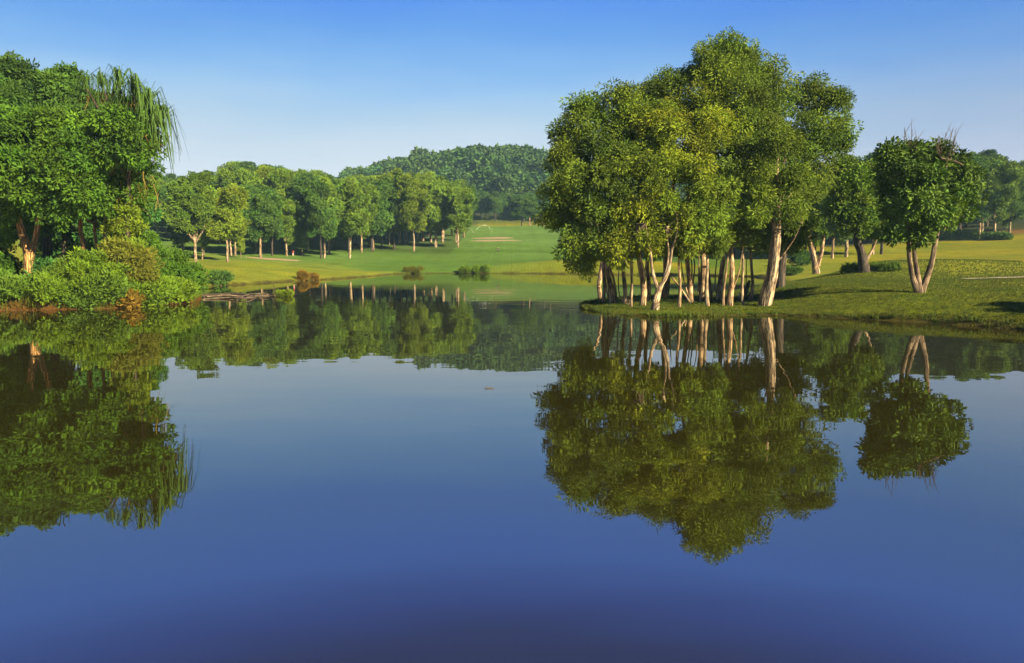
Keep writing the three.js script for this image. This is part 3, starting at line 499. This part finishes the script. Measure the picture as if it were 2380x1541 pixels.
// ------------------------------------------------------------------ the woods: tree kinds, then copies
function woodTree(seed, mat, bark, o = {}) {       // 20 m tall, standing at the origin
  const r = rng(seed), t = new THREE.Group(), lobes = [], H = 20, cb = o.low ?? 0.36, W = o.wide ?? 5.4;
  const fork = H * (0.2 + 0.12 * r()), lean = (r() - 0.5) * 1.2;
  mesh('trunk', tube([V(0, -0.6, 0), V(lean * 0.2, fork * 0.5, 0), V(lean * 0.5, fork, 0), V(lean, H * 0.6, (r() - 0.5)), V(lean, H * 0.82, 0)], [0.42, 0.30, 0.25, 0.16, 0.06], 8, seed, 0.12), bark, t);
  const nl = o.limbs ?? 3;
  for (let i = 0; i < nl; i++) { const a = i / nl * 6.283 + r() * 1.5, q = W * (0.45 + 0.25 * r()); mesh('limb', tube([V(lean * 0.45, fork * (0.8 + 0.5 * r()), 0), V(Math.cos(a) * q * 0.45, fork * 1.6, Math.sin(a) * q * 0.45), V(Math.cos(a) * q, H * 0.55, Math.sin(a) * q)], [0.17, 0.13, 0.06], 6, seed + i, 0.1), bark, t); }
  const n = o.n ?? 13;
  for (let i = 0; i < n; i++) {
    const y = lerp(cb, 0.9, (i + 0.5) / n) * H, k = (y / H - cb) / (1 - cb), wid = W * Math.sqrt(Math.max(0.08, 1 - ((k - 0.4) / 0.68) ** 2)), a = i * 2.4 + r(), q = wid * (0.35 + 0.35 * r());
    lobes.push([V(Math.cos(a) * q + lean * k, y, Math.sin(a) * q), 2.0 + 1.1 * r(), 1, 0.85]);
  }
  crown(t, lobes, 'wood', mat, seed, { cover: o.cover ?? 3.0, tint: 0.65 });
  return t;
}
const kinds = [
  woodTree(1001, M.leafWood, M.barkPale), woodTree(1012, M.leafWood, M.barkPale, { wide: 4.6 }), woodTree(1023, M.leafWoodDark, M.barkDark, { wide: 6 }),
  woodTree(1034, M.leafWoodYellow, M.barkPale, { wide: 5.2, limbs: 4 }), woodTree(1045, M.leafWoodDark, M.barkTan, { wide: 5, n: 15, low: 0.3 }), woodTree(1056, M.leafWoodYellow, M.barkPale, { wide: 4.2, low: 0.3, n: 11 }),
  woodTree(1067, M.leafWood, M.barkPale, { wide: 6.2, limbs: 5, n: 11, low: 0.42, cover: 2.2 }), woodTree(1078, M.leafWoodDark, M.barkPale, { wide: 3.8, n: 10, low: 0.24, cover: 2.6 }),
];
const kr = rng(9090);
function wood(kind, base, height, width, label, group, name = 'woodland_tree') {
  const t = kinds[kind].clone(); t.name = numbered(name); t.position.copy(base); t.rotation.y = kr() * 6.283;
  t.rotation.x = (kr() - 0.5) * 0.09; t.rotation.z = (kr() - 0.5) * 0.12; const k = height / 20; t.scale.set(k * width * (0.85 + 0.3 * kr()), k, k * width * (0.85 + 0.3 * kr())); tag(t, label, 'tree', group); scene.add(t); return t;
}
const heightTo = (px, py, base) => Math.max(6, at(px, py, -base.z).y - base.y);
{
  const G = 'trees in the front row of the left wood';
  const front = [
    ['golden tan forked tree nearest the left bank shrubs on the lawn', 455, 608, 412, 6, 1.1], ['short slim tree close behind the golden forked lawn tree', 470, 605, 500, 0, 0.7],
    ['yellow green tree with a pale forked trunk second along the lawn', 529, 609, 432, 3, 1.0], ['thin young tree right of the pale forked lawn tree', 560, 600, 540, 5, 0.6],
    ['dark-crowned tree with a straight tan trunk left of the red figure', 605, 598, 430, 4, 1.0], ['dark tree with a slim tan trunk just left of the red figure', 632, 595, 440, 2, 0.9],
    ['leafy green tree with pale twin feet beside the red figure', 666, 596, 465, 0, 0.9], ['small yellow green tree right of the red figure', 702, 595, 510, 5, 0.75],
    ['pale slender tree left of a pale trio above the lawn', 746, 601, 425, 2, 0.85], ['middle tree of a pale trio above the lawn', 754, 600, 420, 1, 0.8], ['right tree of a pale trio above the lawn', 764, 592, 412, 4, 0.85],
    ['pale much-forked tree standing forward at the middle of the left wood', 812, 600, 420, 1, 1.0], ['grey-stemmed tree right of the much-forked pale tree', 840, 587, 430, 0, 0.9],
    ['slim tree with a bare pale stem above the fairway bend', 867, 581, 425, 4, 0.9], ['V-forked slim tree above the fairway bend', 887, 576, 430, 0, 0.9], ['orange-tinged tree in the right half of the left wood', 905, 569, 455, 3, 0.85],
    ['upright tree with red-lit stem in the right half of the left wood', 931, 566, 410, 0, 0.95], ['high-crowned tree topping the right half of the left wood', 944, 567, 396, 3, 0.95], ['tree with a grey stem standing forward near the right of the left wood', 970, 572, 425, 0, 0.9],
    ['tree with two short lit stems near the right end of the left wood', 1001, 567, 408, 1, 0.9], ['tree close to the right end of the left wood behind the lit stems', 1012, 562, 412, 4, 0.9], ['tree with a tan stem left of the V-forked end tree', 1031, 554, 425, 3, 0.85],
    ['V-forked pale-limbed tree ending the left wood beside the fairway', 1060, 564, 420, 0, 0.95], ['last tree of the left wood just behind the V-forked end tree', 1078, 552, 430, 4, 0.95],
  ];
  for (const [label, x, y, top, kind, w] of front) { const b = onGround(x, y); wood(kind, b, heightTo(x, top, b), w * 0.95, label, G); }
  const curve = [[300, 400], [360, 392], [430, 408], [480, 400], [540, 384], [610, 380], [670, 390], [730, 398], [800, 408], [870, 405], [940, 395], [1000, 405], [1060, 425], [1100, 450]];
  const topAt = (x) => { let k = 0; while (k < curve.length - 2 && x > curve[k + 1][0]) k++; return lerp(curve[k][1], curve[k + 1][1], (x - curve[k][0]) / (curve[k + 1][0] - curve[k][0])); };
  const r = rng(515);
  for (let i = 0; i < 17; i++) {
    const x = lerp(420, 1085, (i + r()) / 17), b = onGround(x, lerp(598, 560, smooth(450, 1060, x)) - 3 * r()), top = topAt(x) + 25 + 75 * r();
    wood([7, 6, 0, 7, 2][Math.floor(r() * 5)], b, heightTo(x, top, b), 0.85 + 0.3 * r(), 'lower leafy tree filling a gap just behind the front of the left wood', 'lower trees filling gaps in the left wood');
  }
  for (let i = 0; i < 46; i++) {
    const x = lerp(310, 1075, (i + 0.5 * r()) / 46), d = 232 + 20 * r() + (i % 3) * 26 + smooth(800, 1050, x) * 25, b = groundAt(x, 560, d), top = topAt(x) + (i % 3 === 2 ? 0 : 10) + 18 * r() * r();
    wood([0, 1, 2, 4, 2, 3][Math.floor(r() * 6)], b, heightTo(x, top, b), 0.85 + 0.3 * r(), 'leafy tree in the dense rows behind the front of the left wood', 'trees in the rows behind the front of the left wood');
  }
}
{
  const curve = [[1590, 420], [1930, 372], [1975, 368], [2040, 352], [2100, 372], [2200, 358], [2270, 350], [2300, 368], [2330, 378], [2379, 378], [2500, 380]];
  const topAt = (x) => { let k = 0; while (k < curve.length - 2 && x > curve[k + 1][0]) k++; return lerp(curve[k][1], curve[k + 1][1], (x - curve[k][0]) / (curve[k + 1][0] - curve[k][0])); };
  const r = rng(717);
  for (let i = 0; i < 44; i++) {
    const x = lerp(1925, 2480, (i + 0.5 * r()) / 44), d = 232 + 14 * r() + (i % 4) * 20, b = groundAt(x, 560, d), top = topAt(x) + (i % 3 === 2 ? 0 : 8) + 14 * r() * r();
    wood([4, 2, 0, 4, 2, 1][Math.floor(r() * 6)], b, heightTo(x, top, b), 0.75 + 0.25 * r(), 'bluish green tree in the wood behind the right field', 'trees of the wood behind the right field');
  }
  for (let i = 0; i < 8; i++) {
    const x = [1935, 1968, 2030, 2050, 2275, 2310, 2345, 2385][i], d = i < 4 ? 190 + 12 * r() : 214 + 10 * r(), b = groundAt(x, 560, d);
    wood([4, 0, 7, 2][i % 4], b, heightTo(x, [400, 385, 375, 372, 362, 372, 385, 384][i] + 6 * r(), b), 0.8 + 0.15 * r(), ['rounded tree just right of the clump at the wood edge', 'leafy tree behind the slim pink-lit fork', 'dark tree behind the pale slanting limb', 'tree half hidden left of the lone right bank tree', 'tall tree of the wood just right of the lone right bank tree', 'tall tree of the right wood above the hedge end', 'pale-footed tree of the right wood near the frame edge', 'tree of the right wood cut by the right edge of the frame'][i], 'trees along the front of the right wood');
  }
  for (let i = 0; i < 14; i++) {
    const x = lerp(1600, 1930, (i + 0.6 * r()) / 14), d = 205 + 30 * r(), b = groundAt(x, 570, d);
    wood([2, 4, 1, 2][Math.floor(r() * 4)], b, heightTo(x, 430 + 30 * r(), b), 0.9 + 0.3 * r(), 'dark tree far behind the trunks of the clump', 'dark trees far behind the clump');
  }
  for (let i = 0; i < 16; i++) {
    const x = i < 2 ? [1212, 1231][i] : lerp(1095, 1330, (i - 2 + 0.6 * r()) / 14), d = i < 2 ? 400 : 455 + 40 * r(), b = groundAt(x, 530, d);
    wood([2, 4, 2][i % 3], b, heightTo(x, (i < 2 ? 452 : 442) + 16 * r(), b), 1.0 + 0.25 * r(), i === 0 ? 'dark-stemmed tree standing forward at the far end of the fairway' : i === 1 ? 'right one of two trees standing forward at the far end of the fairway' : 'hazy blue green tree in the row closing the far end of the fairway', 'trees at the far end of the fairway', 'distant_tree');
  }
  // three more trees off to the right: their shade lies over the near bank
  const G = 'trees beside the right bank';
  for (const [x, z, h, k] of [[50, -38, 10, 5]]) wood(k, V(x, ground(x, z), z), h, 1.05, 'slim tree standing to the right of the near bank', G);
}
// ------------------------------------------------------------------ the wooded hill
{
  const h = new THREE.Group(); h.name = 'hill_forest'; h.userData = { kind: 'stuff', label: 'hazy blue green forest covering the hill beyond the fairway', category: 'forest' }; scene.add(h);
  const r = rng(333), geos = [0, 1, 2].map((s) => {
    const q = rng(50 + s), pos = [], parts = [];
    for (let l = 0; l < 7; l++) { const g = spray(60 + s * 10 + l, 46, 1.0, 0.95, 0.75, 0.0).clone(); const a = q() * 6.283, w = l === 0 ? 0 : 1.5 + 0.9 * q(); g.scale(1.7, 1.3, 1.7); g.translate(Math.cos(a) * w, 3.2 + (l === 0 ? 2.2 : q() * 2.2), Math.sin(a) * w); parts.push(g); }
    return mergeGeometries(parts);
  });
  const trees = [[], [], []];
  for (let i = 0; i < 3800; i++) {
    const x = lerp(-330, 330, r()), z = -lerp(485, 720, r());
    if (r() > 0.78 && -z < 520) continue;
    const k = 0.9 + 1.3 * r() * r() + 0.25 * r(), m = new THREE.Matrix4().compose(V(x, ground(x, z) - 0.8, z), new THREE.Quaternion().setFromEuler(new THREE.Euler(0, r() * 6.283, 0)), V(k * 1.1, k * (0.9 + 0.5 * r()), k * 1.1));
    const v = (0.8 + 0.4 * r()) * (1 + 0.9 * fbm(x / 30, z / 30)), y = (r() - 0.4) * 0.3 + 0.5 * fbm(x / 50, z / 50, 4); trees[i % 3].push([m, new THREE.Color().setRGB(v * (1 + y), v, v * (1 - 0.3 * y))]);
  }
  geos.forEach((g, k) => { const im = new THREE.InstancedMesh(g, M.leafHill, trees[k].length); trees[k].forEach(([m, c], i) => { im.setMatrixAt(i, m); im.setColorAt(i, c); }); im.name = 'tree_crowns'; im.userData = { kind: 'stuff' }; im.castShadow = im.receiveShadow = true; h.add(im); });
}

// ------------------------------------------------------------------ grass tufts where the turf meets the water and on the near bank
{
  const pos = [], q = rng(3);
  for (let i = 0; i < 9; i++) { const a = q() * 6.283, l = 0.10 + 0.12 * q(), o = 0.08 * q(), w = 0.012; const bx = Math.cos(a) * o, bz = Math.sin(a) * o, tx = bx + Math.cos(a) * l * 0.5, tz = bz + Math.sin(a) * l * 0.5; pos.push(bx - Math.sin(a) * w, 0, bz + Math.cos(a) * w, bx + Math.sin(a) * w, 0, bz - Math.cos(a) * w, tx, l, tz); }
  const g = new THREE.BufferGeometry(); g.setAttribute('position', new THREE.Float32BufferAttribute(pos, 3)); g.computeVertexNormals();
  const mat = leafMat('grass blades', [0.058, 0.080, 0.008], 0.25), r = rng(21), list = [];
  for (let i = 0; i < 90000 && list.length < 60000; i++) {
    const x = lerp(4, 66, r()), z = -lerp(38, 110, r()), s = shoreDistance(x, z); if (s < 0.1) continue;
    const edge = 1 + 1.2 * (1 - smooth(0.2, 1.2, s)); list.push([x, heightFrom(s, x, z) - 0.01, z, (0.55 + 0.6 * r()) * edge]);
  }
  for (let i = 0; i < 26000; i++) { const x = lerp(-55, -24, r()), z = -lerp(55, 78, r()), s = shoreDistance(x, z); if (s < 0.12 || s > 5) continue; list.push([x, heightFrom(s, x, z) - 0.02, z, 1.0 + 2.2 * r(), s < 0.9 + r() && r() < 0.55]); }
  for (let i = 0; i < 9000; i++) { const x = lerp(-50, -24, r()), z = -lerp(58, 74, r()), s = shoreDistance(x, z); if (s < 0.3 || s > 4.5 || fbm(x / 2.5, z / 2.5, 9) < -0.05) continue; list.push([x, heightFrom(s, x, z) - 0.02, z, 3 + 3.5 * r(), r() < 0.2, 1]); }
  const im = new THREE.InstancedMesh(g, mat, list.length), m = new THREE.Matrix4(), c = new THREE.Color();
  list.forEach(([x, y, z, k, dry, tall], i) => { m.compose(V(x, y, z), new THREE.Quaternion().setFromEuler(new THREE.Euler(0, r() * 6.283, 0)), V(tall ? k * 0.55 : k, k * (0.7 + 0.6 * r()), tall ? k * 0.55 : k)); im.setMatrixAt(i, m); const v = 0.75 + 0.5 * r(), y2 = fbm(x / 4, z / 4) * 0.5; dry ? c.setRGB(v * 1.9, v * 0.75, v) : c.setRGB(v * (1 + y2) * (tall ? 1.4 : 1), v * (tall ? 1.5 : 1), v); im.setColorAt(i, c); });
  im.name = 'grass'; im.userData = { kind: 'stuff', label: 'rough green grass on the banks', category: 'grass' }; scene.add(im);
}

// ------------------------------------------------------------------ small things
function sheet(points, lift, mat, name) {          // a patch of ground cover laid over the land, outline in plan
  const c = points.reduce((a, p) => [a[0] + p[0] / points.length, a[1] + p[1] / points.length], [0, 0]), pos = [], uv = [], idx = [], rings = 8, n = points.length;
  for (let k = 0; k <= rings; k++) for (let i = 0; i < n; i++) { const f = k / rings, x = lerp(c[0], points[i][0], f), z = lerp(c[1], points[i][1], f); pos.push(x, ground(x, z) + lift * (1 - f ** 4 * 1.3), z); uv.push(x, z); if (k) { const j = (i + 1) % n, a = (k - 1) * n; idx.push(a + i, a + n + i, a + j, a + j, a + n + i, a + n + j); } }
  const g = new THREE.BufferGeometry(); g.setAttribute('position', new THREE.Float32BufferAttribute(pos, 3)); g.setAttribute('uv', new THREE.Float32BufferAttribute(uv, 2)); g.setIndex(idx); g.computeVertexNormals();
  if (g.attributes.normal.getY(n) < 0) { g.setIndex(idx.map((_, i) => idx[i - i % 3 + [0, 2, 1][i % 3]])); g.computeVertexNormals(); }
  return mesh(name, g, mat);
}
{
  const oval = (px, py, w, depth, wob, seed) => { const b = onGround(px, py), r = rng(seed), pts = []; for (let i = 0; i < 28; i++) { const a = i / 28 * 6.283, k = 1 + wob * Math.sin(a * 3 + seed) + wob * 0.6 * Math.sin(a * 5 + 2 * seed); pts.push([b.x + Math.cos(a) * w * k, b.z + Math.sin(a) * depth * k]); } return pts; };
  tag(sheet(oval(1150, 559.5, 10.5, 3.2, 0.12, 2), 0.2, M.sand, 'sand_bunker'), 'nearer of two narrow sand bunkers across the far fairway', 'bunker');
  tag(sheet(oval(1146, 553.5, 9.5, 3.6, 0.12, 4), 0.2, M.sand, 'sand_bunker'), 'farther of two narrow sand bunkers across the far fairway', 'bunker');
  tag(sheet(oval(640, 603, 8, 3, 0.15, 5), 0.12, M.sand, 'sand_bunker'), 'small sand bunker beneath the red figure by the left wood', 'bunker');
  const a = onGround(2238, 650), pts = [], pts2 = [];
  for (let i = 0; i <= 24; i++) { const t = i / 24, x = a.x + t * 34, z = a.z + 1.4 * Math.sin(t * 2) - 2.5 * t; pts.push([x, z - 0.8]); pts2.unshift([x, z + 0.8]); }
  const strip = [...pts, ...pts2], g = new THREE.BufferGeometry(), pos = [], uv = [], idx = [];
  pts.forEach(([x, z], i) => { for (const [X, Z] of [[x, z], [x, z + 1.6]]) { pos.push(X, Math.max(ground(X, Z), ground(X, Z + 0.8)) + 0.12, Z); uv.push(X, Z); } if (i) { const k = i * 2; idx.push(k - 2, k - 1, k, k - 1, k + 1, k); } });
  g.setAttribute('position', new THREE.Float32BufferAttribute(pos, 3)); g.setAttribute('uv', new THREE.Float32BufferAttribute(uv, 2)); g.setIndex(idx); g.computeVertexNormals();
  struct('path', g, std('pale path', [0.28, 0.22, 0.15], { map: sandTex, side: THREE.DoubleSide }));
}
{ // driftwood at the tip of the left bank
  const [x0, z0] = onWater(560, 692), b = V(x0, 0, z0), t = thing('driftwood', 'tangle of grey driftwood branches lying in the water off the left bank', 'driftwood', b), d = -z0;
  const p = (x, y, up = 0.05) => { const [X, Z] = onWater(x, y); return V(X - b.x, up, Z - b.z); };
  const B = [[[[466, 686], [510, 686.5], [550, 687], [600, 689], [640, 686], [690, 687]], 0.13], [[[480, 693], [530, 691], [570, 690], [610, 687], [650, 688]], 0.1], [[[540, 687], [580, 691], [610, 693], [640, 690]], 0.09], [[[470, 697], [520, 695], [565, 697], [600, 692], [640, 695], [662, 698]], 0.09], [[[560, 693], [590, 687], [630, 684]], 0.08], [[[500, 690], [560, 694], [620, 690]], 0.08]];
  B.forEach(([pts, r], i) => mesh('branch', tube(pts.map(([x, y], k) => p(x, y, 0.03 + 0.1 * ((k + i) % 3))), [r, r * 0.9, r * 0.6, r * 0.3], 7, i + 3, 0.2, 16), M.deadWood, t));
  mesh('twig', tube([p(637, 688, -0.1), p(638, 688, 0.7), p(636, 688, 1.5)], [0.06, 0.05, 0.03], 6, 2, 0.1), M.barkDark, t);
  mesh('twig', tube([p(600, 690, 0), p(607, 690, 0.35), p(622, 690, 0.6)], [0.05, 0.04, 0.02], 6, 5, 0.1), M.deadWood, t);
  for (const [x, y, w, i] of [[650, 687, 26, 0], [670, 689, 22, 1]]) { const [X, Z] = onWater(x, y); shrub(i ? 'low olive weed tuft at the outer end of the driftwood' : 'low olive weed tuft around the upright twig of the driftwood', V(X, 0.02, Z), w * mpp(-Z), 0.45, M.leafWoodYellow, 870 + i, { name: 'weed_tuft', category: 'weed', size: 0.6, cover: 1.6 }); }
}
{ // a leaf afloat
  const [x, z] = onWater(1137, 903), s = new THREE.Shape(); s.moveTo(-0.17, 0); s.quadraticCurveTo(-0.05, 0.07, 0.17, 0); s.quadraticCurveTo(-0.03, -0.06, -0.17, 0);
  const g = new THREE.ExtrudeGeometry(s, { depth: 0.012, bevelEnabled: true, bevelSize: 0.004, bevelThickness: 0.004, bevelSegments: 1 }); g.rotateX(-Math.PI / 2); const p = g.attributes.position; for (let i = 0; i < p.count; i++) p.setY(i, p.getY(i) + 0.9 * p.getX(i) ** 2 + 0.004); g.computeVertexNormals();
  const m = mesh('floating_leaf', g, std('brown leaf', [0.06, 0.05, 0.03])); m.position.set(x, 0, z); tag(m, 'small dark curled leaf floating on open water', 'leaf');
}
{ // marker stake with a red top
  const b = onGround(1964, 634), h = 18 * mpp(-b.z), t = thing('marker_stake', 'thin red-topped white marker stake on the grass left of the thick-trunked tree', 'stake', b);
  mesh('post', new THREE.CylinderGeometry(0.04, 0.045, h * 0.55, 10).translate(0, h * 0.275, 0), std('white paint', [0.7, 0.66, 0.55]), t);
  mesh('red_top', mergeGeometries([new THREE.CylinderGeometry(0.042, 0.042, h * 0.4, 10).translate(0, h * 0.752, 0), new THREE.SphereGeometry(0.042, 10, 6).translate(0, h * 0.952, 0)]), std('red paint', [0.5, 0.07, 0.03]), t);
  const p = thing('white_stub', 'small white marker stub on the grass under the clump', 'marker', onGround(1718, 694));
  mesh('post', new THREE.CylinderGeometry(0.07, 0.08, 0.34, 10).translate(0, 0.17, 0), std('white marker paint', [0.75, 0.72, 0.62]), p);
  mesh('cap', new THREE.SphereGeometry(0.075, 12, 6, 0, 6.283, 0, 1.57).translate(0, 0.341, 0), std('cream cap', [0.7, 0.62, 0.5]), p);
}
// ------------------------------------------------------------------ people
function figure(bones, res, lo, size, colour, name, parent) {
  const mc = new MarchingCubes(res, std(name, colour), false, false, 60000); mc.isolation = 0;
  const h = res / 2, s = size / 2;
  for (let z = 0; z < res; z++) for (let y = 0; y < res; y++) for (let x = 0; x < res; x++) {
    const p = V(lo.x + s + (x - h) / h * s, lo.y + s + (y - h) / h * s, lo.z + s + (z - h) / h * s); let f = 0;
    for (const [a, b, ra, rb] of bones) { const ab = b.clone().sub(a), t = clamp(p.clone().sub(a).dot(ab) / ab.lengthSq(), 0, 1), d = p.distanceTo(a.clone().addScaledVector(ab, t)) - lerp(ra, rb, t); f += Math.exp(-d * 45); }
    mc.field[x + y * res + z * res * res] = -(-Math.log(Math.max(f, 1e-30)) / 45);
  }
  mc.update();
  const n = mc.count, g = new THREE.BufferGeometry(), P = new Float32Array(n * 3);
  for (let i = 0; i < n; i++) { P[i * 3] = lo.x + s + mc.positionArray[i * 3] * s; P[i * 3 + 1] = lo.y + s + mc.positionArray[i * 3 + 1] * s; P[i * 3 + 2] = lo.z + s + mc.positionArray[i * 3 + 2] * s; }
  g.setAttribute('position', new THREE.BufferAttribute(P, 3)); g.setAttribute('normal', new THREE.BufferAttribute(Float32Array.from(mc.normalArray.subarray(0, n * 3)), 3)); g.computeVertexNormals();
  return mesh(name, g, std(name, colour), parent);
}
function person(label, base, turn, shirt, trousers, hair) {
  const t = thing('person', label, 'person', base); t.rotation.y = turn;
  const lo = V(-0.9, -0.05, -0.9), J = { neck: V(0, 1.42, 0), head: V(0, 1.58, 0.02), hip: V(0, 0.93, 0), chest: V(0, 1.28, 0) };
  const limbs = (q) => [-1, 1].flatMap((s) => [[V(0.09 * s, 0.92, 0), V(0.11 * s, 0.5, 0.02), 0.085 + q, 0.06 + q], [V(0.11 * s, 0.5, 0.02), V(0.12 * s, 0.09, -0.01), 0.058 + q, 0.042 + q]]);
  const arms = (q) => [-1, 1].flatMap((s) => [[V(0.18 * s, 1.37, 0), V(0.25 * s, 1.1, 0.02), 0.055 + q, 0.045 + q]]);
  figure([[J.hip, J.chest, 0.13, 0.14], [J.chest, V(0, 1.38, 0), 0.14, 0.11], [J.neck, V(0, 1.5, 0), 0.05, 0.05], [V(0, 1.56, 0.01), V(0, 1.64, 0), 0.085, 0.09], [V(0, 1.55, 0.09), V(0, 1.58, 0.1), 0.02, 0.015], ...limbs(0), ...arms(0), ...[-1, 1].flatMap((s) => [[V(0.25 * s, 1.1, 0.02), V(0.25 * s, 0.87, 0.09), 0.042, 0.032], [V(0.25 * s, 0.87, 0.09), V(0.25 * s, 0.78, 0.11), 0.036, 0.02], [V(0.12 * s, 0.05, -0.03), V(0.14 * s, 0.04, 0.14), 0.045, 0.035]])], 72, lo, 1.8, [0.35, 0.2, 0.13], 'body', t);
  figure([[V(0, 0.98, 0), J.chest, 0.155, 0.165], [J.chest, V(0, 1.37, 0), 0.165, 0.125], ...arms(0.014)], 60, lo, 1.8, shirt, 'shirt', t);
  figure([[V(0, 0.99, 0), V(0, 0.9, 0), 0.15, 0.15], ...limbs(0.015)], 60, lo, 1.8, trousers, 'trousers', t);
  figure([[V(0, 1.64, -0.02), V(0, 1.66, -0.03), 0.1, 0.1]], 60, lo, 1.8, hair, 'hair', t);
  return t;
}
{
  person('person in dark clothes standing alone on the far fairway', onGround(1157, 587), 0.4, [0.02, 0.022, 0.025], [0.015, 0.016, 0.02], [0.01, 0.01, 0.01]);
  person('person in a red top standing in the shade of the left wood', onGround(681, 595), 0.2, [0.65, 0.07, 0.06], [0.55, 0.35, 0.28], [0.02, 0.015, 0.01]);
}
{ // two sprinkler jets on the far fairway
  const b = onGround(1101, 545), t = thing('sprinkler', 'lawn sprinkler throwing two white arcs of water on the far fairway', 'sprinkler', b), d = -b.z;
  mesh('riser', mergeGeometries([new THREE.CylinderGeometry(0.06, 0.09, 0.5, 10).translate(0, 0.25, 0), new THREE.CylinderGeometry(0.1, 0.07, 0.14, 10).translate(0, 0.56, 0)]), M.barkDark, t);
  const water = new THREE.MeshStandardMaterial({ color: 0xffffff, roughness: 0.4, name: 'water drops' }), drop = new THREE.IcosahedronGeometry(1, 0), r = rng(88);
  for (const [vx, vy, n] of [[5.2, 8.4, 80], [-3.8, 6.6, 60]]) {
    const im = new THREE.InstancedMesh(drop, water, n), m = new THREE.Matrix4();
    for (let i = 0; i < n; i++) { const T = 2 * vy / 9.8, s = Math.pow(r(), 0.8) * 0.92 * T, w = 0.04 + 0.55 * (s / T) ** 1.3, k = 0.02 + 0.03 * r(); m.makeScale(k, k * 1.6, k).setPosition(vx * s * (1 + 0.06 * (r() - 0.5)) + (r() - 0.5) * w, 0.6 + vy * s - 4.9 * s * s + (r() - 0.5) * w - 0.8 * r() * r() * s, (r() - 0.5) * w * 2); im.setMatrixAt(i, m); }
    im.name = 'water_jet'; im.userData = { kind: 'stuff' }; t.add(im);
  }
}
renderer.render(scene, camera);
